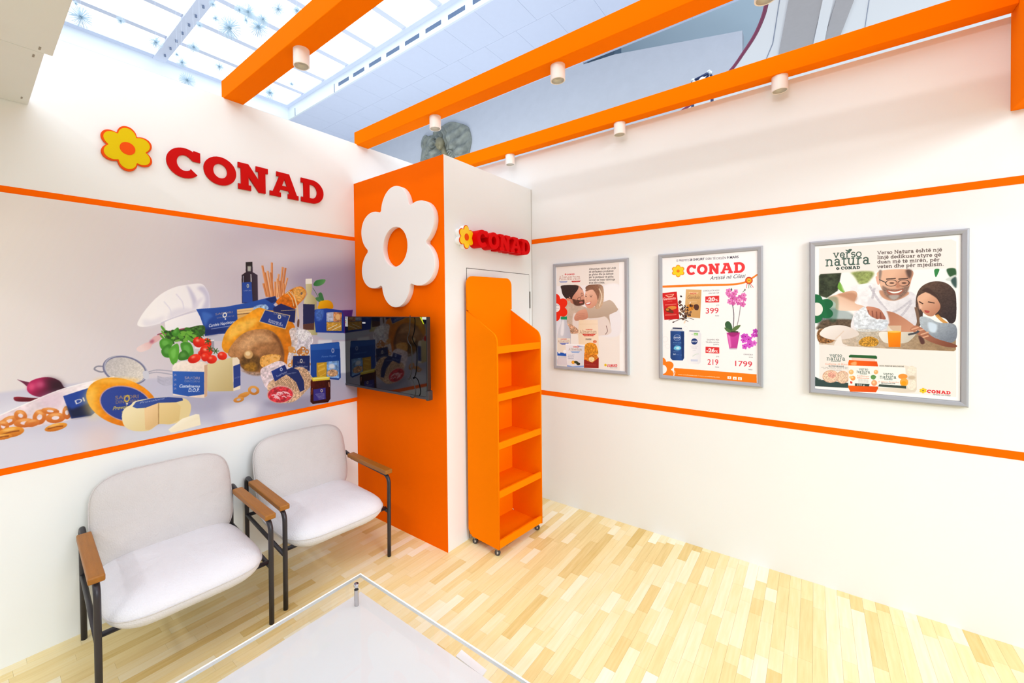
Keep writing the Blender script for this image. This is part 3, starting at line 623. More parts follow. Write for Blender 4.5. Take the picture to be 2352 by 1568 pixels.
def paint_poster_one():
    P = Print(1, -.017, (1.205, 1.128), (1.762, 1.932), 1300, (252, 251, 250))
    P.frame(1250, 570, 5.059); A, E, T = P.poly, P.ell, P.text
    A([(145, 215), (870, 170), (878, 1420), (150, 1370)], (243, 237, 231), sm=False)
    P.conad((262, 314), (352, 309), (262, 297), (206, 40, 42)); P.flow(248, 303, 10, (206, 40, 42), cc=(243, 237, 231))
    T('Alimentum', (170, 370), (422, 360), (170, 318), (190, 140, 128), slab=True, bold=.1)
    A([(172, 383), (272, 381), (258, 398), (190, 400)], (150, 160, 206), sm=False); A([(312, 380), (426, 376), (408, 392), (330, 396)], (196, 50, 48), sm=False)
    T('senza lattosio', (190, 393), (256, 392), (190, 387), (230, 234, 246)); T('senza glutine', (336, 391), (404, 388), (336, 384), (250, 220, 214))
    for i, (t, x1) in enumerate((('Alimentum është një Linjë', 832), ('që përfaqëson produktet', 806), ('pa gluten dhe pa laktozë', 804), ('për të plotësuar të gjitha', 806), ('nevojat pa hequr dorë nga', 824), ('shija dhe cilësia.', 706))):
        y = 252+i*31.5; k = -(x1-520)*.045*(1-i*.13)
        T(t, (520, y), (x1, y+k), (520, y-21), (70, 62, 60), slab=True, bold=.15)
    # photograph of the couple
    A([(146, 440), (870, 420), (876, 1000), (150, 990)], (246, 244, 246), sm=False, c2=(236, 234, 238), g=((200, 500), (860, 900)))
    A([(690, 440), (870, 430), (876, 700), (700, 600)], (250, 250, 252), blur=8); A([(146, 640), (260, 640), (240, 980), (150, 985)], (232, 232, 240), blur=14)
    A([(640, 760), (870, 720), (876, 1004), (630, 1000)], (240, 238, 242), blur=8)
    A([(240, 610), (300, 580), (420, 660), (520, 690), (640, 660), (760, 600), (830, 680), (846, 730), (760, 770), (770, 900), (740, 1000), (560, 1000), (330, 960), (262, 860), (250, 740)], (206, 186, 168), c2=(190, 168, 150), g=((400, 640), (600, 960)), noise=.08, nsc=20)
    A([(340, 760), (480, 800), (700, 790), (770, 900), (740, 1000), (380, 1000)], (232, 220, 212), blur=3)
    A([(480, 700), (560, 690), (700, 620), (780, 610), (840, 680), (846, 726), (700, 790), (560, 812), (500, 800)], (204, 186, 168), c2=(186, 164, 144), g=((600, 650), (620, 810)))
    A([(352, 790), (390, 735), (450, 710), (492, 716), (508, 800), (470, 826), (380, 842), (352, 830)], (222, 166, 140), c2=(196, 132, 108), g=((400, 720), (420, 840)))
    for k in range(3): P.line([(372+k*8, 770+k*22), (420, 760+k*20), (470, 758+k*18)], 4, (186, 122, 100))
    A([(320, 640), (420, 660), (455, 640), (470, 600), (460, 520), (440, 470), (400, 432), (330, 430), (285, 520), (300, 600)], (226, 170, 146), c2=(198, 132, 106), g=((420, 500), (340, 640)))
    A([(206, 432), (380, 430), (394, 470), (360, 520), (332, 560), (318, 590), (290, 560), (286, 600), (258, 590), (216, 540), (200, 480)], (54, 38, 36), noise=.2)
    A([(330, 595), (380, 610), (440, 600), (470, 600), (462, 650), (400, 668), (350, 655)], (92, 58, 46), blur=3, noise=.3); A([(408, 625), (440, 618), (450, 632), (414, 640)], (196, 110, 100)); E(280, 596, 24, 16, (224, 150, 120), rot=20)
    P.line([(262, 570), (350, 598), (402, 606)], 7, (26, 22, 24)); P.ell(404, 590, 24, 18, (30, 26, 28), rot=-50, hole=.8); P.line([(412, 452), (444, 480)], 5, (30, 30, 36)); P.ell(440, 536, 12, 20, (30, 26, 28), rot=-20, hole=.76); P.line([(424, 566), (432, 556)], 5, (30, 26, 28))
    A([(480, 470), (510, 430), (560, 422), (660, 424), (690, 480), (690, 600), (664, 680), (600, 700), (560, 560)], (126, 88, 70), c2=(206, 176, 146), g=((540, 480), (690, 560)), noise=.15, nsc=5)
    A([(470, 560), (486, 500), (540, 470), (590, 500), (620, 560), (610, 640), (560, 690), (510, 694), (478, 660), (466, 600)], (238, 190, 164), c2=(214, 152, 124), g=((500, 520), (600, 680)))
    A([(480, 500), (520, 440), (620, 430), (640, 520), (624, 600), (606, 540), (560, 480)], (142, 100, 78), blur=2, noise=.2)
    A([(484, 632), (530, 626), (544, 618), (536, 648), (506, 660), (486, 652)], (196, 70, 66)); A([(490, 635), (536, 626), (530, 642), (494, 650)], (250, 248, 246))
    E(486, 560, 9, 4, (60, 40, 36)); E(543, 562, 12, 4, (60, 40, 36)); P.line([(474, 545), (494, 540)], 5, (110, 74, 58)); P.line([(526, 544), (562, 546)], 5, (110, 74, 58)); P.line([(500, 570), (490, 604), (504, 608)], 4, (206, 142, 118))
    P.line([(640, 470), (668, 560), (640, 670)], 14, (232, 212, 186)); P.line([(620, 450), (650, 540), (630, 640)], 6, (176, 136, 106)); P.line([(720, 900), (735, 960), (712, 998)], 8, (120, 90, 84))
    A([(236, 900), (300, 880), (390, 940), (392, 985), (300, 985)], (204, 160, 130), noise=.5, nsc=10)
    # red flower
    P.flow(136, 688, 146, (240, 42, 8), cc=None); E(140, 690, 44, 50, (248, 244, 242)); T('Pa', (144, 668), (168, 666), (144, 656), (70, 70, 90)); T('laktozë', (142, 700), (172, 700), (142, 692), (120, 120, 140))
    # bottle, bag, tub
    A([(192, 795), (265, 792), (264, 828), (192, 826)], (30, 150, 100), sm=False)
    A([(196, 826), (262, 828), (262, 870), (296, 930), (310, 1010), (306, 1352), (158, 1350), (152, 1010), (170, 930), (196, 870)], (216, 218, 224), sm=False, c2=(190, 192, 206), g=((180, 1000), (300, 1000))); A([(205, 850), (230, 850), (225, 1000), (190, 1000)], (240, 240, 244), blur=5)
    A([(156, 1040), (304, 1046), (304, 1258), (152, 1245)], (238, 228, 212), sm=False); A([(176, 1100), (290, 1098), (264, 1120), (206, 1122)], (120, 130, 196), sm=False); A([(152, 1205), (304, 1225), (304, 1258), (152, 1245)], (30, 90, 190), sm=False)
    T('CONAD', (192, 1062), (262, 1060), (192, 1050), (206, 60, 50), bold=.03); T('Alimentum', (160, 1094), (296, 1090), (160, 1066), (170, 130, 110), slab=True, bold=.1); E(240, 1200, 20, 22, (250, 250, 250)); E(174, 1212, 14, 10, (240, 240, 240)); A([(160, 1280), (300, 1280), (306, 1350), (160, 1350)], (224, 218, 224), blur=4)
    A([(402, 832), (622, 830), (630, 1000), (636, 1392), (460, 1390), (400, 1100), (394, 990)], (240, 216, 184), sm=False, c2=(246, 228, 204), g=((400, 850), (620, 900))); P.line([(402, 880), (622, 880)], 3, (226, 196, 160))
    P.conad((482, 952), (560, 950), (482, 938), (214, 70, 48)); T('Alimentum', (412, 990), (612, 990), (412, 950), (160, 110, 80), slab=True, bold=.1); A([(440, 994), (600, 994), (570, 1020), (464, 1020)], (206, 50, 36), sm=False); T('SENZA GLUTINE', (464, 1014), (578, 1014), (464, 1002), (250, 220, 200), bold=.02); T('PANINI', (482, 1066), (546, 1066), (482, 1046), (80, 60, 50), bold=.02)
    A([(470, 1130), (520, 1098), (590, 1110), (618, 1160), (624, 1230), (560, 1240), (480, 1225)], (226, 150, 44), noise=.4, nsc=12); A([(470, 1210), (540, 1235), (600, 1230), (628, 1290), (580, 1330), (470, 1300)], (214, 128, 40), noise=.4, nsc=10); E(550, 1290, 34, 30, (246, 214, 160), noise=.3)
    for k in range(6): P.line([(490+k*20, 1120), (500+k*20, 1180), (486+k*20, 1220)], 5, (188, 106, 24))
    A([(462, 1290), (560, 1330), (634, 1266), (632, 1392), (462, 1388)], (154, 40, 34), sm=False); T('Prodotto con amore', (480, 1352), (600, 1358), (480, 1344), (214, 130, 110)); E(588, 1085, 22, 18, (226, 130, 90), noise=.4)
    A([(246, 1112), (470, 1126), (458, 1380), (268, 1378)], (240, 238, 242), sm=False, c2=(222, 222, 232), g=((260, 1200), (450, 1240))); A([(250, 1106), (474, 1120), (472, 1136), (248, 1124)], (250, 250, 252), sm=False); A([(264, 1355), (330, 1370), (462, 1362), (458, 1384), (268, 1380)], (140, 170, 226), sm=False); A([(380, 1128), (468, 1136), (400, 1146)], (140, 156, 216), sm=False)
    P.conad((334, 1152), (404, 1152), (334, 1138), (214, 60, 40)); T('Alimentum', (284, 1186), (440, 1190), (284, 1156), (150, 120, 90), slab=True, bold=.1); A([(304, 1196), (420, 1196), (400, 1216), (324, 1214)], (150, 180, 226), sm=False)
    for i, t in enumerate(('YOGURT', 'BIANCO', 'CREMOSO')): T(t, (274, 1246+i*20), (350-i*4, 1246+i*20), (274, 1236+i*20), (100, 110, 150))
    E(296, 1322, 18, 18, (238, 234, 230)); E(337, 1324, 20, 20, (240, 150, 20)); E(337, 1324, 12, 12, (250, 190, 60)); E(372, 1324, 26, 16, (54, 62, 40), rot=20); E(396, 1342, 22, 16, (40, 46, 34))
    P.conad((730, 1380), (848, 1376), (730, 1350), (212, 40, 48)); P.flow(712, 1356, 16, (240, 200, 20), cc=(180, 130, 20)); T('Artistë në Cilësi', (762, 1392), (848, 1392), (762, 1384), (70, 70, 90), shear=.2)
    return P
def paint_poster_two():
    P = Print(1, -.017, (2.018, 1.128), (2.560, 1.934), 1300, (253, 252, 252))
    P.frame(1490, 540, 4.355); A, E, T, L = P.poly, P.ell, P.text, P.line
    T('E PREMTE', (280, 265), (402, 258), (280, 243), (70, 66, 84)); T('28 SHKURT', (408, 256), (558, 248), (408, 234), (40, 38, 60), bold=.03); T('DERI TË DIELËN', (570, 248), (772, 236), (570, 226), (70, 66, 84)); T('9 MARS', (782, 236), (898, 228), (782, 212), (40, 38, 60), bold=.022)
    P.conad((378, 400), (962, 374), (378, 300), (236, 60, 62)); P.flow(294, 358, 60, (250, 214, 34), ring=(232, 132, 22), cc=(240, 130, 20))
    T('Artistë në Cilësi', (612, 446), (958, 424), (612, 408), (60, 60, 74), shear=.35)
    A([(128, 505), (500, 490), (800, 484), (930, 470), (1000, 440), (1083, 388), (1083, 404), (1000, 460), (930, 488), (800, 504), (500, 512), (128, 524)], (250, 130, 30))
    for a, b, c in (((984, 485), (976, 528), (226, 60, 50)), ((1000, 490), (1000, 530), (60, 130, 70)), ((1016, 485), (1046, 522), (226, 60, 50)), ((1006, 488), (1024, 524), (110, 110, 110))): L([a, b], 4, c)
    E(1002, 452, 38, 36, (206, 60, 26)); E(1002, 452, 28, 26, (240, 150, 40)); E(1002, 450, 14, 14, (250, 220, 60)); E(1002, 450, 6, 6, (60, 30, 20))
    # chocolate packs
    A([(372, 540), (528, 546), (514, 830), (358, 815)], (222, 176, 116), sm=False, c2=(206, 156, 92), g=((380, 560), (520, 820))); A([(396, 568), (500, 572), (478, 590), (420, 588)], (238, 206, 160), sm=False); T('NOVI', (416, 590), (476, 590), (416, 574), (206, 50, 40), bold=.04); T('Gianduia', (386, 636), (508, 634), (386, 602), (130, 100, 70), shear=.25); T('Fondente', (400, 668), (480, 668), (400, 660), (240, 222, 190))
    A([(385, 700), (420, 688), (450, 700), (446, 740), (410, 756), (384, 740)], (206, 130, 40), noise=.4); A([(452, 700), (484, 690), (502, 712), (492, 746), (460, 742)], (82, 48, 40)); A([(410, 700), (440, 696), (440, 716), (412, 718)], (100, 60, 40))
    for i in range(60):
        x, y = random.gauss(345, 36), random.gauss(770, 48)
        E(x, y, random.uniform(5, 17), random.uniform(4, 12), random.choice([(64, 40, 34), (98, 66, 50), (44, 30, 28), (236, 214, 190), (126, 92, 70)]), rot=random.uniform(0, 180))
    A([(296, 668), (310, 650), (328, 662), (318, 684), (300, 684)], (90, 50, 44)); L([(330, 700), (370, 740)], 4, (80, 60, 50))
    for x, y in ((200, 850), (240, 868), (396, 862), (452, 842)): L([(330, 830), ((330+x)/2, y-16), (x, y)], 5, (70, 54, 44))
    E(248, 868, 12, 6, (60, 44, 38), rot=-20)
    A([(136, 578), (280, 564), (306, 836), (156, 846)], (214, 32, 30), sm=False, c2=(196, 22, 22), g=((150, 590), (290, 820))); A([(162, 598), (256, 586), (240, 612), (196, 622)], (246, 190, 160), sm=False); A([(176, 600), (244, 592), (232, 606), (200, 612)], (206, 40, 40), sm=False)
    T('Gianduiotto', (146, 650), (272, 640), (144, 624), (255, 236, 226), bold=.02); T('nocciola', (188, 666), (236, 662), (188, 656), (240, 180, 160)); A([(190, 720), (230, 706), (272, 712), (270, 736), (210, 744)], (222, 140, 60)); A([(164, 732), (200, 728), (246, 760), (240, 780), (190, 768), (166, 752)], (112, 50, 30)); A([(172, 736), (196, 732), (200, 752), (180, 754)], (214, 130, 40))
    for y in (694, 700, 796, 803): L([(164, y), (276, y-8)], 2.5, (250, 170, 150))
    def price(t1, t2, y0, pct, num, uni='lekë'):
        xa, xb, k = (544, 598, -6) if y0 < 600 else (582, 570, 2); T(t1, (xa, y0+3), (704, y0+3+k), (xa, y0-11), (110, 106, 116)); T(t2, (xb, y0+28), (704, y0+28+k), (xb, y0+14), (110, 106, 116))
    price('ÇOKOLLATA NOVI', '150/160 GR', 560, 0, 0); price('SHAMPO PËR', 'TRUPIN NIVEA', 1048, 0, 0); T('250ML', (644, 1098), (704, 1098), (644, 1086), (110, 106, 116))
    A([(566, 612), (704, 604), (704, 670), (566, 672)], (224, 48, 52), sm=False); T('-20', (576, 662), (662, 658), (576, 624), (255, 252, 252), bold=.06); T('%', (664, 660), (692, 659), (664, 636), (255, 240, 240), bold=.03)
    T('399', (570, 782), (698, 780), (570, 726), (222, 58, 74), bold=.01); T('prej', (676, 704), (702, 702), (676, 690), (140, 130, 140)); T('lekë', (666, 810), (702, 810), (666, 798), (90, 84, 94))
    A([(568, 1114), (705, 1120), (705, 1182), (568, 1176)], (224, 48, 52), sm=False); T('-26', (576, 1168), (662, 1170), (576, 1130), (255, 252, 252), bold=.06); T('%', (664, 1172), (692, 1173), (664, 1148), (255, 240, 240), bold=.03)
    T('219', (588, 1292), (696, 1296), (588, 1236), (222, 58, 74), bold=.01); T('prej', (676, 1216), (702, 1217), (676, 1202), (140, 130, 140)); T('lekë', (666, 1322), (702, 1324), (666, 1310), (90, 84, 94))
    T('1799', (864, 1306), (1034, 1316), (864, 1252), (222, 58, 74), bold=.01); T('ORKIDEA', (948, 1196), (1042, 1200), (948, 1184), (110, 106, 116)); T('M12', (1004, 1224), (1040, 1226), (1004, 1213), (90, 84, 94)); T('lekë', (998, 1346), (1036, 1349), (998, 1334), (90, 84, 94))
    # orchid
    L([(826, 640), (850, 780), (846, 920)], 7, (110, 100, 112)); L([(918, 700), (902, 820), (872, 950)], 6, (150, 140, 146)); L([(826, 640), (838, 700)], 8, (90, 60, 90)); L([(822, 560), (826, 530)], 6, (60, 70, 60)); L([(940, 570), (966, 540)], 5, (90, 80, 90)); E(826, 545, 8, 12, (60, 70, 60)); E(962, 545, 6, 10, (90, 100, 80))
    for cx, cy, r in ((798, 560, 30), (852, 588, 30), (870, 562, 24), (806, 600, 26), (840, 632, 30), (880, 640, 32), (812, 664, 30), (846, 680, 24), (898, 674, 28), (920, 622, 32), (950, 600, 28), (956, 640, 24), (940, 690, 30), (906, 650, 26), (785, 580, 20)):
        c = random.choice([(230, 130, 196), (222, 110, 184), (238, 156, 210), (212, 96, 172)])
        for k in range(5): an = k*1.257+cx; E(cx+r*.5*math.cos(an), cy+r*.5*math.sin(an), r*.52, r*.4, c, rot=math.degrees(an), noise=.1)
        E(cx, cy, r*.22, r*.22, (186, 40, 110)); E(cx+2, cy+3, r*.1, r*.1, (230, 200, 130))
    for pts, c in (([(764, 880), (790, 858), (820, 880), (836, 930), (826, 978), (790, 950), (768, 918)], (58, 96, 60)), ([(756, 925), (790, 930), (830, 960), (826, 982), (780, 960)], (86, 120, 70)), ([(820, 980), (850, 920), (916, 896), (900, 930), (860, 960)], (96, 124, 72)), ([(826, 960), (890, 960), (888, 980), (828, 986)], (60, 66, 50))): A(pts, c)
    A([(778, 972), (846, 984), (912, 970), (882, 1136), (806, 1136)], (214, 70, 166), sm=False, c2=(196, 62, 150), g=((790, 980), (900, 1100))); A([(786, 985), (812, 985), (826, 1110), (810, 1130)], (234, 120, 196), sm=False, blur=2); A([(790, 975), (902, 974), (860, 1010), (820, 1010)], (168, 40, 120), blur=3); A([(806, 1128), (884, 1128), (880, 1140), (808, 1140)], (200, 180, 200), sm=False)
    for cx, cy, r in ((966, 1012, 34), (1000, 1040, 36), (950, 1050, 30), (1046, 1000, 26), (1010, 1090, 40), (960, 1112, 30), (1054, 1078, 28), (1066, 960, 28), (1074, 1000, 20), (940, 1010, 22)):
        c = random.choice([(214, 84, 206), (226, 110, 214), (196, 66, 190)])
        for k in range(5): an = k*1.257+cy; E(cx+r*.5*math.cos(an), cy+r*.5*math.sin(an), r*.52, r*.4, c, rot=math.degrees(an), noise=.1)
        E(cx, cy, r*.18, r*.18, (150, 20, 110))
    # wash bottles
    for cx, cy, r in ((165, 1040, 30), (190, 1110, 24), (150, 1090, 18), (368, 930, 20), (548, 1080, 16)): P.ell(cx, cy, r, r, (240, 240, 242), hole=.8)
    A([(238, 924), (334, 930), (336, 945), (350, 960), (238, 960), (218, 955)], (206, 212, 222), sm=False); A([(240, 922), (332, 926), (332, 938), (240, 934)], (40, 52, 84), sm=False)
    A([(217, 956), (355, 960), (354, 1228), (340, 1252), (238, 1250), (217, 1226)], (30, 64, 126), sm=False, c2=(38, 78, 150), g=((217, 1000), (300, 1000))); A([(320, 965), (352, 965), (352, 1225), (332, 1245)], (20, 46, 100), sm=False, blur=2, a=.8)
    P.ell(284, 1024, 36, 32, (150, 172, 210), hole=.86); T('NIVEA', (254, 1031), (316, 1031), (254, 1015), (226, 232, 244), bold=.03); T('MEN', (272, 1044), (298, 1044), (272, 1037), (180, 196, 226))
    T('PROTECT & CARE', (244, 1078), (326, 1080), (244, 1068), (150, 200, 226)); T('DOCCIA SHAMPOO', (244, 1092), (312, 1094), (244, 1085), (110, 160, 206)); A([(250, 1130), (270, 1104), (310, 1108), (324, 1130), (300, 1150), (264, 1146)], (110, 196, 232), blur=2, noise=.3, nsc=8); E(290, 1128, 18, 12, (196, 236, 250), blur=2)
    T('FRESCO', (244, 1166), (300, 1168), (244, 1158), (130, 160, 206)); T('3in1', (244, 1196), (268, 1196), (244, 1180), (226, 236, 246), bold=.03); T('250 ml', (272, 1196), (330, 1200), (272, 1190), (140, 170, 210))
    A([(404, 952), (508, 958), (526, 990), (520, 1270), (500, 1290), (396, 1286), (382, 1262), (384, 985)], (246, 247, 249), sm=False, c2=(232, 234, 240), g=((400, 1000), (520, 1000)), blur=1); A([(404, 952), (510, 955), (508, 962), (406, 960)], (60, 74, 120), sm=False)
    A([(452, 976), (492, 978), (492, 1002), (452, 1000)], (120, 196, 84), sm=False); T('BIO', (458, 997), (486, 998), (458, 984), (240, 250, 236), bold=.03); T('con', (428, 994), (442, 994), (428, 984), (150, 150, 160)); E(456, 1062, 32, 31, (26, 54, 120)); T('NIVEA', (428, 1069), (484, 1069), (428, 1054), (240, 244, 250), bold=.03)
    T('creme doccia', (416, 1112), (494, 1114), (416, 1104), (190, 196, 210)); T('Creme Soft', (430, 1130), (480, 1132), (430, 1120), (150, 160, 180)); T('olio', (440, 1154), (474, 1154), (440, 1146), (196, 200, 210)); L([(440, 1210), (470, 1190), (500, 1186)], 6, (206, 222, 212)); A([(420, 1240), (490, 1242), (490, 1262), (420, 1260)], (206, 214, 236), sm=False)
    # orange foot band and half flower
    P.flow(128, 1342, 132, (250, 130, 18)); E(136, 1340, 46, 46, (253, 252, 252)); A([(255, 1326), (1078, 1390), (1080, 1480), (128, 1412), (128, 1398), (250, 1402)], (250, 128, 10), sm=False); L([(226, 1346), (262, 1362), (252, 1404)], 6, (252, 250, 248)); E(150, 1420, 90, 18, (250, 128, 10))
    T('www.conadkosova.com / www.conadalbania.com', (294, 1395), (708, 1424), (294, 1384), (255, 232, 206), bold=.02)
    for x, y, t in ((806, 1422, 'f'), (860, 1428, 'o'), (912, 1432, 'in')): A([(x-19, y-14), (x+19, y-12), (x+19, y+16), (x-19, y+14)], (253, 250, 246), sm=False); T(t, (x-6, y+9), (x+6, y+10), (x-6, y-8), (240, 130, 30), bold=.03)
    return P

def paint_poster_three():
    P = Print(1, -.017, (2.830, 1.125), (3.373, 1.931), 1500, (252, 252, 251))
    P.frame(1840, 510, 3.563); A, E, T, L = P.poly, P.ell, P.text, P.line
    A([(146, 215), (1230, 140), (1270, 160), (1268, 1430), (150, 1345)], (241, 235, 229), sm=False, blur=1)
    GRN, DG = (70, 96, 86), (36, 62, 56)
    T('verso', (264, 294), (504, 284), (264, 234), GRN, slab=True, bold=.13); T('natura', (202, 362), (572, 342), (202, 282), GRN, slab=True, bold=.13)
    A([(386, 244), (390, 222), (416, 222), (404, 240)], GRN); A([(388, 246), (370, 236), (362, 226), (382, 230)], GRN); P.flow(300, 380, 15, DG, cc=(241, 235, 229)); P.conad((326, 389), (482, 383), (326, 364), DG)
    for i, (t, x1, dy) in enumerate((('Verso Natura është një', 1156, -26), ('linjë dedikuar atyre që', 1148, -22), ('duan më të mirën, për', 1136, -19), ('veten dhe për mjedisin.', 1170, -20))):
        y = 264+i*37.5; T(t, (624, y), (x1, y+dy), (624, y-27), (92, 80, 76), slab=True, bold=.17)
    # picture of father and daughter at breakfast
    R_ = [(146, 440), (160, 424), (900, 392), (1250, 376), (1268, 390), (1266, 1040), (1250, 1056), (700, 1034), (146, 1000)]
    A(R_, (250, 250, 248), sm=False, c2=(236, 238, 236), g=((300, 400), (1200, 1000)))
    A([(146, 440), (160, 424), (330, 416), (300, 560), (210, 620), (146, 600)], (58, 66, 48), sm=False, noise=.5, nsc=26, blur=2); A([(410, 412), (590, 406), (560, 480), (500, 516), (440, 470)], (150, 164, 96), blur=6, noise=.3, nsc=14)
    A([(300, 540), (316, 490), (356, 560), (350, 580)], (120, 176, 70)); A([(330, 430), (410, 420), (460, 500), (420, 560), (350, 560)], (250, 252, 244), blur=6)
    A([(1090, 390), (1130, 384), (1120, 420), (1100, 450)], (50, 132, 70)); A([(1190, 386), (1260, 380), (1266, 440), (1220, 450)], (52, 90, 56), blur=2); A([(1266, 430), (1180, 470), (1240, 480)], (206, 212, 206), blur=2); A([(1225, 480), (1268, 450), (1268, 540)], (60, 84, 80), blur=3)
    A([(146, 750), (300, 740), (420, 760), (420, 850), (200, 850), (146, 850)], (120, 128, 128), blur=8, noise=.4, nsc=20); A([(146, 700), (360, 720), (420, 790), (280, 800)], (176, 190, 190), blur=8)
    A([(200, 800), (420, 800), (430, 870), (146, 880), (146, 840)], (96, 80, 64), blur=5, noise=.4, nsc=14)
    # table
    A([(146, 870), (700, 880), (1266, 960), (1266, 1045), (1250, 1056), (700, 1034), (146, 1000)], (206, 190, 172), sm=False, c2=(156, 128, 96), g=((300, 960), (1100, 1040)), noise=.15, nsc=12); A([(146, 880), (300, 880), (260, 980), (146, 980)], (140, 96, 56), noise=.8, nsc=8, blur=2)
    # man: shirt, arms
    A([(400, 545), (470, 512), (600, 500), (660, 560), (720, 640), (860, 570), (930, 590), (960, 680), (950, 860), (700, 890), (420, 880), (440, 700)], (244, 243, 245), c2=(214, 211, 217), g=((500, 560), (900, 860)), noise=.06, nsc=20)
    for a, b in (((560, 520), (700, 720)), ((700, 760), (900, 640)), ((780, 800), (900, 660)), ((600, 540), (570, 660))): L([a, ((a[0]+b[0])/2, (a[1]+b[1])/2+14), b], 12, (186, 182, 192), a=.6)
    A([(640, 560), (700, 570), (760, 620), (860, 570), (880, 590), (800, 634), (720, 640), (660, 610)], (200, 148, 118), blur=2)
    A([(220, 620), (300, 590), (420, 560), (460, 590), (440, 660), (520, 690), (500, 720), (300, 720), (280, 660)], (222, 178, 150), c2=(244, 214, 192), g=((420, 600), (340, 700))); A([(300, 590), (410, 575), (456, 600), (440, 650), (360, 620)], (190, 136, 106), blur=6, a=.8)
    A([(620, 740), (760, 740), (940, 860), (900, 900), (760, 890), (700, 830)], (182, 122, 94), c2=(204, 146, 116), g=((700, 760), (900, 880))); A([(560, 620), (680, 700), (720, 800), (700, 830), (560, 730)], (226, 224, 228), blur=3)
    A([(530, 700), (560, 690), (640, 710), (680, 760), (690, 795), (640, 790), (600, 800), (560, 780), (530, 770)], (206, 140, 112), c2=(160, 96, 76), g=((560, 700), (640, 800)))
    for k in range(4): L([(548+k*34, 720+k*6), (556+k*32, 780+k*4)], 6, (120, 66, 54), a=.7)
    # head
    A([(640, 400), (900, 392), (900, 480), (880, 540), (850, 590), (800, 630), (750, 636), (700, 610), (660, 550), (636, 480)], (232, 186, 156), c2=(190, 134, 108), g=((700, 480), (900, 560)))
    A([(636, 402), (660, 398), (650, 470), (640, 500)], (150, 130, 120), blur=3); A([(610, 450), (630, 446), (640, 500), (626, 510)], (232, 180, 158)); A([(856, 394), (902, 392), (902, 440), (880, 460)], (96, 74, 66), blur=5)
    A([(664, 520), (720, 545), (800, 548), (880, 520), (870, 570), (830, 610), (760, 640), (700, 612), (672, 570)], (128, 104, 92), blur=4, noise=.4, nsc=4, a=.85); A([(700, 556), (760, 560), (836, 548), (810, 590), (760, 600), (720, 590)], (170, 100, 80), blur=2); A([(712, 562), (768, 570), (826, 556), (800, 576), (750, 582)], (246, 242, 236)); A([(720, 600), (800, 596), (780, 630), (740, 632)], (190, 186, 180), blur=4, a=.7)
    for cx in (738, 838): P.ell(cx, 498, 50, 28, (44, 40, 40), hole=.86, rot=-3); E(cx+4, 498, 20, 5, (70, 46, 38)); L([(cx-40, 466), (cx+34, 460)], 7, (70, 52, 46))
    L([(786, 500), (792, 494)], 5, (44, 40, 40)); L([(688, 492), (640, 470)], 5, (60, 56, 56)); A([(780, 480), (800, 500), (812, 530), (780, 536)], (190, 132, 104), blur=3)
    # girl
    A([(938, 640), (960, 560), (1010, 510), (1090, 484), (1170, 492), (1230, 530), (1266, 600), (1266, 790), (1220, 830), (1180, 790), (1100, 760), (1010, 700), (990, 800), (960, 860), (944, 780)], (92, 70, 58), c2=(56, 44, 44), g=((960, 560), (1250, 740)), noise=.25, nsc=7)
    A([(950, 620), (1000, 580), (1060, 570), (1120, 640), (1140, 700), (1090, 760), (1050, 770), (1000, 740), (968, 690)], (228, 178, 146), c2=(184, 126, 98), g=((980, 640), (1120, 720)))
    A([(990, 560), (1040, 540), (1110, 600), (1150, 700), (1120, 780), (1140, 660), (1060, 590)], (70, 50, 44), blur=2); L([(966, 650), (996, 668)], 6, (70, 44, 36)); L([(1040, 652), (1090, 662)], 6, (70, 44, 36)); A([(1010, 720), (1050, 728), (1040, 744), (1016, 738)], (176, 74, 66)); A([(960, 670), (990, 690), (970, 716)], (232, 184, 156), blur=3)
    L([(940, 700), (960, 800), (950, 850)], 14, (120, 92, 74)); L([(1110, 760), (1150, 800), (1190, 830)], 16, (206, 140, 60), a=.7)
    A([(970, 780), (1040, 780), (1120, 820), (1260, 840), (1266, 960), (1180, 990), (1060, 930), (990, 880)], (176, 186, 194), c2=(120, 128, 140), g=((1040, 800), (1240, 940)), noise=.1); A([(1040, 820), (1110, 840), (1100, 900), (1050, 890)], (206, 222, 236), blur=4)
    A([(890, 880), (930, 846), (980, 860), (1030, 900), (1100, 950), (1260, 1000), (1264, 1024), (1180, 1018), (1060, 980), (990, 940), (930, 905)], (186, 124, 96), c2=(126, 72, 54), g=((920, 860), (1200, 1010)))
    for a, b in (((905, 878), (960, 860)), ((940, 890), (1000, 878)), ((980, 920), (1040, 900)), ((990, 945), (1040, 930))): L([a, b], 8, (222, 168, 136))
    A([(960, 930), (1000, 950), (1010, 990), (980, 995)], (90, 56, 50), blur=2)
    # plastic bag of milk, bowl, juice, jar, dish
    A([(440, 760), (520, 690), (560, 760), (640, 800), (700, 800), (710, 850), (640, 890), (520, 880), (440, 860)], (230, 236, 242), c2=(206, 214, 224), g=((480, 760), (640, 880)), noise=.25, nsc=12, blur=1)
    A([(640, 900), (760, 898), (930, 905), (900, 960), (840, 990), (700, 990), (650, 950)], (236, 232, 222), c2=(206, 198, 182), g=((660, 920), (860, 980))); L([(880, 920), (940, 905), (960, 890)], 12, (70, 72, 78))
    A([(450, 870), (636, 880), (636, 1005), (600, 1022), (490, 1018), (452, 980)], (196, 190, 176), sm=False, a=.6, noise=.3, nsc=8); A([(470, 985), (500, 950), (560, 935), (620, 955), (634, 990), (600, 1016), (500, 1014)], (196, 142, 50), noise=.6, nsc=6); E(545, 876, 94, 16, (222, 230, 232), hole=.86)
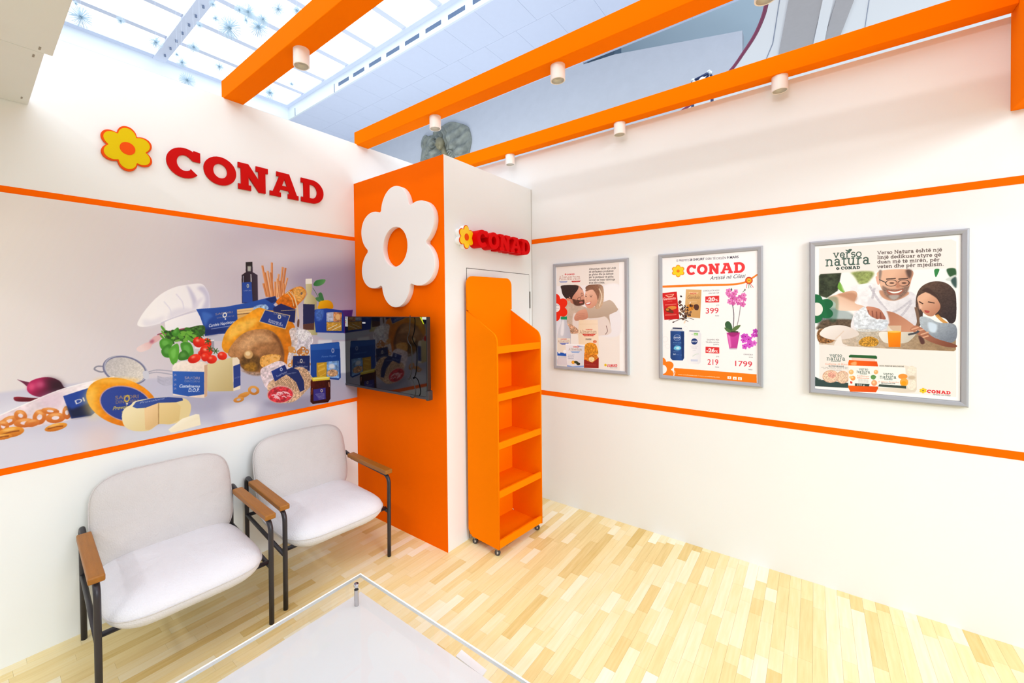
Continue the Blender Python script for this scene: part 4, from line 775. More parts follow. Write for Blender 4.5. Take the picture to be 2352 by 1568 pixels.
    A([(704, 846), (820, 846), (814, 1022), (714, 1022)], (226, 216, 190), sm=False, a=.6); A([(708, 894), (818, 894), (812, 1022), (716, 1022)], (250, 150, 10), sm=False, c2=(232, 120, 4), g=((720, 900), (800, 1010))); E(762, 896, 54, 8, (252, 196, 90))
    A([(152, 910), (200, 862), (300, 842), (400, 860), (470, 905), (460, 930), (380, 955), (260, 962), (180, 940)], (244, 238, 232), c2=(226, 214, 206), g=((220, 860), (340, 950))); L([(280, 955), (310, 930), (350, 890)], 6, (226, 206, 190)); A([(270, 1000), (320, 930), (340, 990), (380, 1010), (300, 1010)], (240, 232, 226))
    # green flower
    P.flow(120, 708, 156, (30, 110, 66)); E(128, 712, 50, 54, (242, 238, 232)); A([(196, 640), (300, 620), (290, 800), (230, 800)], (22, 84, 54), blur=5, a=.35)
    # products
    A([(150, 1040), (1268, 1075), (1268, 1430), (150, 1345)], (241, 235, 229), sm=False); A([(115, 1265), (170, 1290), (390, 1316), (390, 1356), (115, 1342)], (52, 74, 72), sm=False)
    T('verso', (234, 1100), (338, 1102), (234, 1074), GRN, slab=True, bold=.12); T('natura', (210, 1130), (364, 1132), (210, 1098), GRN, slab=True, bold=.12); T('CONAD', (246, 1142), (326, 1143), (246, 1134), GRN, bold=.04); T('Gallette di Riso', (196, 1166), (380, 1170), (196, 1152), (232, 150, 116)); T('INTEGRALE', (226, 1182), (350, 1185), (226, 1172), (70, 80, 80), bold=.03)
    for y, x0, x1 in ((1190, 166, 390), (1200, 180, 390), (1212, 230, 330)): T('con sale marino, ricche di fibre', (x0, y), (x1, y+2), (x0, y-7), (120, 120, 120))
    for cx, cy in ((340, 1268), (242, 1262)): E(cx, cy, 68 if cx < 300 else 54, 52, (226, 184, 156), noise=.3, nsc=6); E(cx, cy, 58 if cx < 300 else 44, 43, (236, 200, 172), noise=.4, nsc=4)
    E(252, 1250, 34, 28, (238, 170, 150), noise=.4, nsc=5, blur=2); T('150 g', (136, 1286), (168, 1290), (136, 1276), (226, 232, 230))
    A([(628, 1166), (850, 1172), (880, 1180), (944, 1190), (946, 1370), (930, 1392), (820, 1396), (626, 1376)], (238, 230, 216), sm=False, c2=(222, 210, 192), g=((650, 1200), (930, 1380))); E(905, 1215, 36, 40, (240, 230, 212), noise=.1); E(905, 1330, 36, 44, (240, 230, 212), noise=.1); E(905, 1272, 30, 16, (206, 186, 160), blur=3)
    A([(630, 1178), (852, 1190), (866, 1360), (630, 1352)], (246, 244, 238), sm=False); T('UOVA FRESCHE BIOLOGICHE', (640, 1180), (840, 1186), (640, 1170), (70, 70, 70), bold=.02)
    T('verso', (672, 1250), (758, 1254), (672, 1228), GRN, slab=True, bold=.12); T('natura', (644, 1278), (782, 1282), (644, 1248), GRN, slab=True, bold=.12); T('CONAD', (680, 1290), (748, 1292), (680, 1282), GRN, bold=.04); T('6 Uova Fresche', (634, 1310), (800, 1316), (634, 1298), (226, 130, 90)); T('BIOLOGICHE', (656, 1320), (770, 1325), (656, 1312), (70, 80, 80), bold=.03)
    E(832, 1262, 38, 22, (240, 150, 60)); E(842, 1310, 34, 34, (244, 170, 70)); E(840, 1318, 22, 18, (246, 160, 20)); A([(640, 1326), (860, 1340), (860, 1362), (630, 1344)], (60, 74, 68), sm=False)
    A([(404, 1084), (612, 1092), (622, 1102), (620, 1118), (392, 1106), (390, 1094)], (46, 104, 54), sm=False, c2=(30, 84, 44), g=((500, 1084), (500, 1116))); A([(412, 1108), (604, 1118), (606, 1142), (416, 1130)], (246, 206, 190), sm=False)
    A([(392, 1128), (620, 1140), (630, 1180), (630, 1360), (612, 1392), (402, 1386), (385, 1352), (386, 1150)], (246, 102, 14), sm=False, c2=(226, 78, 6), g=((400, 1200), (620, 1240))); A([(386, 1172), (630, 1180), (630, 1345), (386, 1336)], (248, 244, 238), sm=False); A([(410, 1150), (450, 1140), (450, 1170), (410, 1166)], (255, 170, 110), blur=3)
    T('verso', (474, 1210), (550, 1213), (474, 1190), GRN, slab=True, bold=.12); T('natura', (454, 1234), (566, 1238), (454, 1208), GRN, slab=True, bold=.12); T('CONAD', (480, 1244), (540, 1246), (480, 1237), GRN, bold=.04); T('Confettura', (458, 1262), (552, 1266), (458, 1250), (232, 120, 80)); T('Albicocche', (458, 1278), (556, 1282), (458, 1267), (232, 120, 80), bold=.02)
    for y in (1290, 1300, 1310): T('estratto di frutta', (468, y), (550, y+3), (468, y-6), (120, 120, 120))
    for cx, cy, r, c in ((410, 1226, 20, (240, 190, 120)), (424, 1276, 20, (240, 160, 80)), (406, 1268, 12, (244, 200, 120)), (612, 1226, 18, (236, 176, 110)), (598, 1316, 24, (240, 160, 110))): E(cx, cy, r, r, c); E(cx-4, cy-5, r*.4, r*.4, (250, 214, 160), blur=2)
    A([(570, 1260), (590, 1250), (614, 1262), (600, 1286), (576, 1282)], (96, 150, 84)); A([(440, 1318), (560, 1324), (556, 1344), (440, 1340)], (54, 72, 68), sm=False); T('250 g', (456, 1336), (520, 1338), (456, 1324), (230, 232, 228), bold=.02); A([(402, 1300), (420, 1306), (418, 1322), (402, 1318)], (220, 60, 40), sm=False)
    P.flow(998, 1378, 28, (246, 208, 40), ring=(226, 168, 40), cc=(150, 120, 40)); P.conad((1030, 1396), (1222, 1410), (1030, 1370), (222, 34, 44)); T('Artistë në Cilësi', (1078, 1414), (1220, 1424), (1078, 1402), (70, 70, 80), shear=.2)
    return P
# ================================================================== STRUCTURE
HT_L, HT_B, CA, CB, CHT = 2.929, 2.916, .9717, 1.0935, 2.605
# ---- floor: base slab and separate strips of parquet
fl = box('floor', (-.3, -7, -.06), (7, .3, -.004), mat('floor_base', (226, 204, 156), .6), kind='structure')
PM = bpy.data.materials.new('parquet'); PM.use_nodes = True
nt = PM.node_tree; b = nt.nodes['Principled BSDF']; b.inputs['Roughness'].default_value = .42; b.inputs['Specular IOR Level'].default_value = .35
aN = nt.nodes.new('ShaderNodeAttribute'); aN.attribute_name = 'tone'
geo = nt.nodes.new('ShaderNodeNewGeometry'); mp = nt.nodes.new('ShaderNodeMapping'); mp.inputs['Scale'].default_value = (1, .07, 1)
n1 = nt.nodes.new('ShaderNodeTexNoise'); n1.inputs['Scale'].default_value = 70; n1.inputs['Detail'].default_value = 5
nt.links.new(geo.outputs['Position'], mp.inputs[0]); nt.links.new(mp.outputs[0], n1.inputs[0])
ad = nt.nodes.new('ShaderNodeMath'); ad.operation = 'MULTIPLY_ADD'; ad.inputs[1].default_value = .42
sb = nt.nodes.new('ShaderNodeMath'); sb.operation = 'SUBTRACT'; sb.inputs[1].default_value = .21
nt.links.new(n1.outputs[0], ad.inputs[0]); nt.links.new(aN.outputs['Fac'], ad.inputs[2]); nt.links.new(ad.outputs[0], sb.inputs[0])
rp = nt.nodes.new('ShaderNodeValToRGB'); rp.color_ramp.elements[0].color = s2l((208, 170, 78)); rp.color_ramp.elements[1].color = s2l((250, 243, 216))
e = rp.color_ramp.elements.new(.55); e.color = s2l((241, 219, 160))
nt.links.new(sb.outputs[0], rp.inputs[0]); nt.links.new(rp.outputs[0], b.inputs['Base Color'])
def proj(p):
    d = np.array(p)-EYE; z = d@FW
    return (CX+F_PX*(d@RT)/z, CY-F_PX*(d@UP)/z, z)
cells = []
SW = .0513
for i in range(int(4.6/SW)):
    x0 = i*SW; y = .0-random.uniform(0, .3)
    ys = [0.0]
    while y > -3.35:
        ys.append(y); y -= random.choice((random.uniform(.12, .3), random.uniform(.25, .6)))
    ys.append(y)
    for a, c in zip(ys, ys[1:]): cells.append((x0, c, x0+SW, a, min(1, max(0, random.gauss(.62, .17)))))
def vis(c):
    cx, cy = (c[0]+c[2])/2, (c[1]+c[3])/2
    u, v, z = proj((cx, cy, 0))
    if z < .1 or not (-40 < u < 2390 and v < 1640): return 0
    if cx < CA and cy > -CB: return 0
    if cx > 1.33 and cy < -2.04 and cx < 2.4: return 0
    return (c[2]-c[0])*(c[3]-c[1])/z**3
cells.sort(key=vis, reverse=True)
G_ = .00008
def plank_mesh(cs, name):
    V, Fc, tn = [], [], []
    for x0, y0, x1, y1, t in cs:
        n = len(V); e = .0002
        V += [(x0+G_, y0+G_, -.004), (x1-G_, y0+G_, -.004), (x1-G_, y1-G_, -.004), (x0+G_, y1-G_, -.004), (x0+G_+e, y0+G_+e, 0), (x1-G_-e, y0+G_+e, 0), (x1-G_-e, y1-G_-e, 0), (x0+G_+e, y1-G_-e, 0)]
        Fc += [(n+4, n+5, n+6, n+7)]+[(n+k, n+(k+1) % 4, n+4+(k+1) % 4, n+4+k) for k in range(4)]
        tn += [t]*5
    me = bpy.data.meshes.new(name); me.from_pydata(V, [], Fc)
    at_ = me.attributes.new('tone', 'FLOAT', 'FACE'); at_.data.foreach_set('value', tn); me.update()
    return me
for c in cells[:300]: link('plank', plank_mesh([c], 'plank'), PM, fl)
link('plank_field', plank_mesh(cells[300:], 'plank_field'), PM, fl, kind='stuff')

# ---- walls with their orange stripes
wl = box('wall_left', (-.05, -5.2, -.004), (0, 0, HT_L), WHITE, kind='structure')
wr = box('wall_right', (-.05, 0, -.004), (5.2, .05, HT_B), WHITE, kind='structure')
for z0, z1 in ((2.1435, 2.1812), (.8726, .9114)):
    box('stripe', (0, -5.2, z0), (.0015, -CB-.0005, z1), STRIPE, wl)
    box('stripe', (CA+.0005, -.0015, z0), (5.2, 0, z1), STRIPE, wr)
# joint of the panels seen in the corner
col = box('wall_column', (.0005, -CB+.004, 0), (CA, -.0005, CHT), WHITE, kind='structure')
box('orange_panel', (.0005, -CB, 0), (CA-.001, -CB+.004, CHT-.001), ORANGE, col)
DK = mat('joint_dark', (92, 88, 82), .8)
box('joint', (CA, -.004, 0), (CA+.0015, -.0005, CHT), mat('joint_grey', (176, 172, 160), .8), col)
dr = box('door_1', (CA, -.868, .004), (CA+.0022, -.051, 1.880), WHITE, kind='structure')
for lo, hi in (((CA, -.873, .004), (CA+.001, -.869, 1.885)), ((CA, -.0505, .004), (CA+.001, -.047, 1.885)), ((CA, -.869, 1.881), (CA+.001, -.0505, 1.885))): box('door_gap', lo, hi, DK, dr)
box('hinge', (CA, -.045, 1.60), (CA+.006, -.036, 1.74), mat('hinge_steel', (150, 148, 142), .4, .8), dr)

# ---- hall around the stand
HB = mat('hall_white', (250, 251, 254), .8)
SOF = mat('soffit_blue', (222, 230, 250), .8, var=.02)
ceil = box('ceiling', (-11.5, 3.47, 7.56), (3.2, 6.6, 7.9), SOF, kind='structure')
ceilm = mat('ceiling_panel', (222, 230, 250), .7, var=.02)
pm = None
for i in range(18):
    for j in range(3):
        x0 = -11.4+i*.82+(.3 if j % 2 else 0); y0 = 3.5+j*1.03
        if pm is None:
            bm = bmesh.new(); add_box(bm, (0, 0, -.06), (.816, 1.026, 0)); o = bm_obj('ceiling_panel', bm, ceilm, ceil, loc=(x0, y0, 7.56)); pm = o
        else:
            o = pm.copy(); C.objects.link(o); o.location = (x0, y0, 7.56)
c2 = box('ceiling_hall', (-16, 3.5, 7.9), (-9.9, 7, 8.3), SOF, kind='structure')
box('ceiling_far', (-16, -12, 7.5), (-9.9, 3.5, 8.3), SOF, c2)
# skylight
FASC = mat('skylight_fascia', (240, 248, 254), .6)
sk = box('window_1', (-9.9, 3.45, 7.5), (8, 3.5, 7.9), FASC, kind='structure')
box('fascia', (-9.9, -12, 7.5), (-9.72, 3.45, 7.9), FASC, sk)
box('frame_bar', (-9.72, -12, 7.86), (-9.55, 3.45, 7.9), SOF, sk)
box('frame_bar', (-9.55, 3.33, 7.86), (8, 3.45, 7.9), SOF, sk)
MUL = mat('mullion', (232, 238, 255), .7)
SKYM = mat('skylight_pane', (250, 252, 255), .4, emit=(246, 251, 255), estr=SKY_EMIT)
xs = [-9.74+i*1.095 for i in range(17)]; ys = [3.42-3.28*i for i in range(5)]
mm = None
for x in xs[1:]:
    bm = bmesh.new() if mm is None else None
    if bm: add_box(bm, (-.07, -12, 7.90), (.07, 3.44, 7.98)); mm = bm_obj('mullion', bm, MUL, sk, loc=(x, 0, 0))
    else:
        o = mm.copy(); C.objects.link(o); o.location = (x, 0, 0)
mc = None
for y in ys[1:]:
    if mc is None:
        bm = bmesh.new(); add_box(bm, (-9.72, -.13, 7.84), (8, .13, 7.899)); mc = bm_obj('cross_beam', bm, MUL, sk, loc=(0, y, 0))
    else:
        o = mc.copy(); C.objects.link(o); o.location = (0, y, 0)
pn = None
for i in range(16):
    for j in range(4):
        loc = (xs[i], ys[j+1], 7.95)
        if pn is None:
            bm = bmesh.new(); add_box(bm, (.03, .03, 0), (1.065, 3.25, .02)); pn = bm_obj('pane', bm, SKYM, sk, loc=loc)
        else:
            o = pn.copy(); C.objects.link(o); o.location = loc
for i in range(14):
    box('vent', (-7.0+i*.66, 3.444, 7.60), (-6.54+i*.66, 3.45, 7.69), mat('vent_slot', (92, 116, 150), .6), sk)
for x in (-9.3, -7.21): box('vent', (x, 3.444, 7.5), (x+.02, 3.45, 7.73), mat('vent_slot', (92, 116, 150), .6), sk)
for i in range(9):
    bm = bmesh.new(); add_lathe(bm, [(0, 0), (.024, 0), (.02, .05), (0, .05)], 10); bm_obj('mullion_lamp', bm, mat('dark_lamp', (130, 144, 172), .5), sk, loc=(-9.3+i*.42, ys[1]+.02, 7.79))
# far walls
def loop_on(ax, v, pts): return [(lambda p: (p[0] if ax == 1 else p[1], p[2]))(at(px, py, ax, v)) for px, py in pts]
WY = 6.55
top = loop_on(1, WY, [(1340, 148), (1411, 125), (1560, 97), (1705, 70)])
hw = [(-16, 0), (top[-1][0], 0)]+top[::-1]+[(top[0][0], 7.6), (-16, 7.6)]
HW = mat('hall_wall_plaster', (204, 208, 216), .85, var=.05, vscale=5, bump=.3, bscale=30)
plate('wall_hall', [hw], .25, HW, mtx=on_back(0, 0, WY+.25), kind='structure')
box('wall_recess', (-5, 10, 0), (16, 10.2, 13), mat('recess_blue', (206, 228, 244), .8), kind='structure')
p0 = at(1100, 100, 1, 7.4); p1 = at(1411, 130, 1, 7.4)
box('wall_pier', (p0[0], 7.4, 0), (p1[0], 7.9, 10.5), mat('pier_blue', (104, 126, 150), .8), kind='structure')
# curved balcony at the right
BZ = 5.0
cur = [at(x, y, 2, BZ) for x, y in ((1800, -90), (1781, -40), (1768, 0), (1757, 40), (1738, 82), (1712, 122), (1680, 165), (1630, 212), (1560, 262))]
cur = [tuple(q) for q in spline([(p[0], p[1]) for p in cur], 6, False)]
far = [(cur[-1][0]+6, cur[-1][1]+1.0), (cur[-1][0]+9, cur[0][1]-2), (cur[0][0]+3, cur[0][1]-1.5)]
bal = plate('ceiling_balcony', [cur+far], .05, HB, mtx=Matrix.Translation((0, 0, BZ)), kind='structure')
bm = bmesh.new()
add_tube(bm, [(x-.02, y, BZ+.015) for x, y in cur], .022, 8); bm_obj('rail_strip', bm, mat('maroon', (136, 44, 84), .5), bal, smooth=True)
GB = mat('grey_panel', (192, 188, 190), .8, var=.05, vscale=20)
for pts in ([(1826, -60), (1908, -60), (1891, 0), (1860, 118), (1786, 140), (1812, 0)], [(1940, -60), (1985, -60), (1962, 0), (1925, 95), (1888, 108), (1921, 0)]):
    lp = [tuple(at(x, y, 2, BZ-.02)[:2]) for x, y in pts]
    plate('soffit_panel', [lp], .02, GB, bal, mtx=Matrix.Translation((0, 0, BZ-.02)))
for pts in ([(1790, 0), (1791.6, 0), (1776, 100), (1757, 145), (1755.5, 145), (1774, 100)], [(1997, -10), (1998.6, -10), (1986, 72), (1984.5, 72)]):
    plate('soffit_joint', [[tuple(at(x, y, 2, BZ-.004)[:2]) for x, y in pts]], .004, mat('joint_soft', (150, 158, 178), .8), bal, mtx=Matrix.Translation((0, 0, BZ-.004)))
plate('soffit_panel', [[tuple(at(x, y, 2, BZ-.03)[:2]) for x, y in ((1896, -30), (1920, -30), (1890, 112), (1864, 122))]], .03, HB, bal, mtx=Matrix.Translation((0, 0, BZ-.03)))

# ================================================================== OBJECTS
# ---- orange beams over the stand
def beam(label, lo, hi, **k):
    o = box('overhead_beam', lo, hi, ORANGE_SHEEN, bevel=.003, **k); tag(o, label, 'beam', 'orange beams over the booth'); return o
beam('orange square beam nearest the camera, crossing in front of the glazed skylight', (-.03, -2.04, 2.925), (3.524, -1.922, 3.04))
beam('middle orange beam, ending on the left wall just in front of the orange column', (-.03, -1.06, 2.922), (3.524, -.945, 3.03))
beam('orange beam running along the top of the wall with the posters', (-.03, -.104, 2.922), (3.524, -.018, 3.03))
pb = box('portal_fascia', (3.524, -3.6, 2.482), (3.62, -.001, 3.16), ORANGE_SHEEN, bevel=.002)
tag(pb, 'deep orange fascia board hanging at the right end of the beams', 'beam')
box('fascia_post', (3.524, -3.6, -.004), (3.62, -3.5, 2.482), ORANGE_SHEEN, pb)

# ---- ceiling spotlights
SPW = mat('spot_white', (244, 236, 228), .4); SPI = mat('spot_inside', (206, 200, 190), .5, .3)
spot0 = None
for lab, x, y in (('white cylinder spotlight under the nearest beam, against the skylight', .815, -1.975), ('white cylinder spotlight under the middle beam, beside the bronze relief', .815, -1.0), ('white cylinder spotlight halfway along the middle beam, before the pale hall wall', 1.745, -1.0),
                  ('white cylinder spotlight under the middle beam, cut by the top edge of the picture', 2.675, -1.0), ('white cylinder spotlight on the wall-side beam, just above the white column side', .80, -.058), ('white cylinder spotlight on the wall-side beam, second from the column', 1.745, -.058), ('white cylinder spotlight on the wall-side beam, third from the column', 2.672, -.058)):
    z = 2.925 if y < -1.5 else 2.922
    if spot0 is None:
        t = thing('ceiling_spotlight', lab, 'spotlight', (x, y, z), 0, 'cylinder spotlights under the beams'); spot0 = t
        bm = bmesh.new(); add_lathe(bm, [(.034, -.081), (.037, -.083), (.0395, -.081), (.0395, 0), (0, 0)], 40); bm_obj('housing', bm, SPW, t, smooth=False)
        bm = bmesh.new(); add_lathe(bm, [(.034, -.081), (.033, -.075), (.022, -.058), (0, -.058)], 40); bm_obj('reflector', bm, SPI, t, smooth=True)
        bm = bmesh.new(); add_lathe(bm, [(0, -.062), (.020, -.062), (.020, -.0585), (0, -.0585)], 24); bm_obj('lens', bm, mat('spot_lens', (186, 184, 178), .25), t)
    else:
        t = spot0.copy(); C.objects.link(t); t.location = (x, y, z); t['label'] = lab
        for ch in list(spot0.children): c_ = ch.copy(); C.objects.link(c_); c_.parent = t

# ---- white canopy slab at the upper left
CAN = mat('canopy_white', (222, 226, 226), .45, var=.02)
cp = box('canopy_panel', (.002, -4.1, 2.572), (.603, -2.885, 2.6), CAN, bevel=.002)
tag(cp, 'pale grey white stepped overhead panel fixed to the left wall, upper left corner', 'panel')
box('front_section', (.606, -4.1, 2.572), (1.7, -2.863, 2.6), CAN, cp, bevel=.002)
for x, y in ((.08, -2.91), (.56, -2.91), (.64, -2.9)): box('screw_slot', (x-.012, y-.003, 2.571), (x+.012, y+.003, 2.5725), mat('slot_grey', (150, 144, 136), .7), cp)

# ---- wall graphic
mp_ = paint_mural()
mu = mp_.sheet('food_mural', mp_.material('food_mural', .45, .2, gain=.97), None, .0035)
tag(mu, 'large printed food picture between the orange stripes of the left wall', 'mural')

# ---- posters
ALU = mat('aluminium', (166, 168, 174), .45, .15, bump=.02, bscale=200, stretch=(1, 1, .02))
def poster(name, label, x0, x1, z0, z1, P):
    t = thing(name, label, 'poster', (0, 0, 0), 0, 'framed posters on the right wall')
    fw, d = .026, .026
    prof = [(0, 0), (0, .020), (.003, .024), (.008, d), (fw-.003, .023), (fw, .019), (fw, 0)]
    cs = [(x0, z0), (x1, z0), (x1, z1), (x0, z1)]; inn = [(1, 1), (-1, 1), (-1, -1), (1, -1)]
    for k in range(4):
        bm = bmesh.new(); R = []
        for q in (k, (k+1) % 4):
            R.append([bm.verts.new((cs[q][0]+inn[q][0]*u, -h_, cs[q][1]+inn[q][1]*u)) for u, h_ in prof])
        n = len(prof)
        for i in range(n): bm.faces.new((R[0][i], R[0][(i+1) % n], R[1][(i+1) % n], R[1][i]))
        bm.faces.new(R[0]); bm.faces.new(R[1][::-1]); bmesh.ops.recalc_face_normals(bm, faces=bm.faces)
        bm_obj('frame_bar', bm, ALU, t)
    box('backboard', (x0+.01, -.014, z0+.01), (x1-.01, -.001, z1-.01), mat('backboard', (226, 226, 224), .7), t)
    P.sheet('poster_print', P.material(name+'_print', .4, .25, gain=.97), t, .002)
    return t
poster('framed_poster', 'grey framed poster of a couple embracing above a milk bottle and bread bag', 1.182, 1.786, 1.104, 1.957, paint_poster_one())
poster('framed_poster', 'grey framed CONAD offers poster with chocolate, shampoo and a pink orchid', 1.993, 2.587, 1.102, 1.961, paint_poster_two())
poster('framed_poster', 'grey framed verso natura poster of a man and girl at breakfast', 2.804, 3.400, 1.097, 1.959, paint_poster_three())

# ---- CONAD sign on the left wall
RED = mat('sign_red', (196, 6, 2), .4, spec=.12); YEL = mat('sign_yellow', (220, 190, 0), .45, spec=.1); ORS = mat('sign_orange', (232, 78, 4), .45, spec=.1)
t = thing('wall_sign', 'red CONAD lettering with a yellow flower high on the left wall', 'sign')
fc = at(293, 341, 0, .02)
plate('flower_emblem', [flower(.118)], .014, ORS, t, mtx=on_left(fc[1], fc[2], .004), bevel=.002)
plate('petals', [flower(.107)], .003, YEL, t, mtx=on_left(fc[1], fc[2], .017))
plate('flower_center', [ell(0, 0, .033, .033, 0, 345, 23)], .002, ORS, t, mtx=on_left(fc[1], fc[2], .0195))
for ch, ya, yb in (('C', -2.35, -2.180), ('O', -2.163, -1.980), ('N', -1.969, -1.780), ('A', -1.769, -1.567), ('D', -1.547, -1.371)):
    w, lps = LET[ch]; s = (yb-ya)/w
    plate('letter', [[(px*s, py*.168) for px, py in lp] for lp in lps], .012, RED, t, mtx=on_left(ya, 2.379, .006), bevel=.001)
    plate('letter_backing', [[(px*s, py*.168) for px, py in lp] for lp in lps[:1]], .005, mat('sign_backing', (236, 232, 226), .5), t, mtx=on_left(ya+.001, 2.377, .0005))

# ---- thick CONAD sign on the white column side
t = thing('channel_sign', 'deep red CONAD channel letters with a small yellow flower on the white column side', 'sign')
RED2 = mat('sign_red_deep', (218, 0, 4), .5, spec=.06)
plate('flower_emblem', [flower(.080)], .035, mat('sign_white_edge', (250, 250, 250), .4), t, mtx=on_left(-.914, 2.086, CA+.0005))
plate('flower_outline', [flower(.081)], .004, ORS, t, mtx=on_left(-.914, 2.086, CA+.0355))
plate('petals', [flower(.075)], .002, mat('sign_yellow_bright', (250, 206, 0), .35), t, mtx=on_left(-.914, 2.086, CA+.0395))
plate('flower_center', [ell(0, 0, .022, .024, 0, 345, 23)], .002, ORS, t, mtx=on_left(-.914, 2.086, CA+.0415))
ws, W = word('CONAD', .06); s = .69/W
for ch, x, w, lps in ws:
    plate('letter', [[(px*s, py*.119) for px, py in lp] for lp in lps], .085, RED2, t, mtx=on_left(-.855+x*s, 2.026, CA+.0005), bevel=.001)

# ---- large white flower on the orange face
fl_ = plate('flower_emblem', [flower(.428), [(x*1, y*1.08) for x, y in ell(0, .0, .130, .130, 0, 352, 40)]], .042, mat('foam_white', (246, 244, 242), .6), mtx=on_back(.536, 2.045, -CB-.0005), bevel=.002)
tag(fl_, 'large thick white six-petalled flower on the orange column face', 'emblem')

# ---- television
TB = mat('tv_black', (22, 22, 25), .35)
t = thing('television', 'black flat television mounted on the orange column below the white flower', 'television')
box('casing', (.006, -1.198, 1.018), (.907, -1.165, 1.552), TB, t, bevel=.003)
box('rear_housing', (.15, -1.165, 1.08), (.76, -1.135, 1.40), TB, t, bevel=.008)
box('screen', (.011, -1.1995, 1.036), (.902, -1.1975, 1.547), mat('tv_screen', (8, 8, 11), .05, spec=.6, coat=.3), t)
box('lower_bezel', (.008, -1.2015, 1.018), (.905, -1.197, 1.034), mat('tv_bezel', (66, 68, 74), .3, .4), t)
box('wall_bracket', (.36, -1.135, 1.15), (.56, -1.0935, 1.42), mat('bracket', (40, 40, 42), .5, .5), t)
box('corner_cover', (.895, -1.206, 1.012), (.918, -1.160, 1.075), mat('tv_corner', (48, 50, 54), .35), t, bevel=.005)
box('energy_label', (.012, -1.2006, 1.475), (.047, -1.1996, 1.551), mat('label_white', (232, 238, 242), .5), t)
for i, c in enumerate(((40, 90, 200), (30, 160, 90), (230, 200, 60), (226, 110, 50))):
    z = 1.546-.004 if i == 0 else 1.528-i*.008
    box('label_mark', (.015, -1.2012, z-.003), (.040 if i == 0 else .026, -1.2006, z+.002), mat('mk%d' % i, c, .5), t)
box('small_label', (.232, -1.2006, 1.500), (.268, -1.1996, 1.511), mat('label_white', (232, 238, 242), .5), t)
box('corner_mark', (.868, -1.2008, 1.535), (.905, -1.1996, 1.551), mat('mark_pale', (236, 244, 236), .4), t)  # pale mark and yellow-green strip at the screen's upper right corner
plate('yellow_strip', [[(0, 0), (.018, 0), (.040, -.045), (.034, -.045)]], .0008, mat('strip_yellow', (206, 230, 20), .4), t, mtx=on_back(.845, 1.55, -1.1998))
def vw(x, y, v=-1.222): p = at(780+x/6.53, 700+y/6.53, 1, v); return (p[0], p[1], p[2])
bm = bmesh.new()
add_tube(bm, [tuple(q) for q in spline([vw(1058, 160, -1.212), vw(1056, 230), vw(1045, 400), vw(1018, 500), vw(1040, 570), vw(1078, 640), vw(1085, 850), vw(1072, 1020), vw(1050, 1095), vw(1028, 1105), vw(1040, 1120), vw(1060, 1100), vw(1105, 1150), vw(1140, 1300), vw(1125, 1375), vw(1090, 1392), vw(1060, 1370)], 6, False)], .0032, 8)
cb = bm_obj('power_cable', bm, mat('cable_black', (14, 14, 16), .5), smooth=True)
tag(cb, 'thin black cable hanging over the television screen with a knot', 'cable')

# ---- armchairs
FAB = mat('velvet_beige', (205, 200, 198), .95, spec=.1, bump=.35, bscale=160, var=.03, vscale=14)
FAB2 = mat('velvet_seat', (224, 223, 228), .95, spec=.1, bump=.35, bscale=160, var=.03, vscale=14)
TUB = mat('dark_tube', (58, 55, 60), .4, .4); WOOD = mat('walnut_arm', (156, 98, 26), .45, bump=.15, bscale=40, var=.25, vscale=9, stretch=(1, 9, 9))
def pillow(hx, hy, R, ht, hb, crown, nw=64, wr=.0012, seed=0):
    """soft cushion: rounded rectangle outline hx,hy; half heights ht (top) hb (bottom)"""
    rs = np.random.default_rng(seed); ph = rs.random(6)*6
    out = []
    for k in range(nw*2):
        th = 2*PI*(k+.5)/(nw*2); c, s = math.cos(th), math.sin(th)
        n = 4.2; q = (abs(c)**n+abs(s)**n)**(-1/n)
        out.append((hx*c*q, hy*s*q))
    bm = bmesh.new(); rings = []
    levels = [(i/14*PI/2) for i in range(15)]
    def ring(sc, z, fz):
        vs = []
        for k, (x, y) in enumerate(out):
            a = k/len(out)*2*PI
            ins = min(hx, hy)*(1-sc); L = math.hypot(x, y)
            f = 1-ins/L*1.0 if sc < 1 else 1; f = max(f, 0.02)
            w = wr*fz*(math.sin(9*a+ph[0]+z*40)+.6*math.sin(23*a+ph[1])+.5*math.sin(41*a+ph[2]))
            vs.append(bm.verts.new((x*f, y*f, z+w)))
        return vs
    for sgn, hh in ((-1, hb), (1, ht)):
        rr = []
        for i, t in enumerate([0]+[.03, .08, .15, .24, .35, .48, .62, .78, 1.0]):
            e = min(1, t/.48); prof = math.sqrt(max(0, 1-(1-e)**2)); z = sgn*(hh*(1-crown)*prof+hh*crown*(1-(1-t)**2))
            rr.append(ring(1-t*.98, z, min(1, t*3)*(1-t*.8)))
        rings.append(rr)
    bot, top_ = rings
    # share the seam ring
    for a, b2 in zip(bot[0], top_[0]): b2.co = a.co
    seq = bot[::-1]+top_[1:]
    n = len(out)
    for v in top_[0]: bm.verts.remove(v)
    for a, b2 in zip(seq, seq[1:]):
        for k in range(n): bm.faces.new((a[k], a[(k+1) % n], b2[(k+1) % n], b2[k]))
    bm.faces.new(seq[0][::-1]); bm.faces.new(seq[-1])
    seam = [Vector(v.co) for v in bot[0]]
    return bm, seam
def seam_tube(seam, r):
    bm = bmesh.new(); add_tube(bm, seam+[seam[0]], r, 6, caps=False); return bm
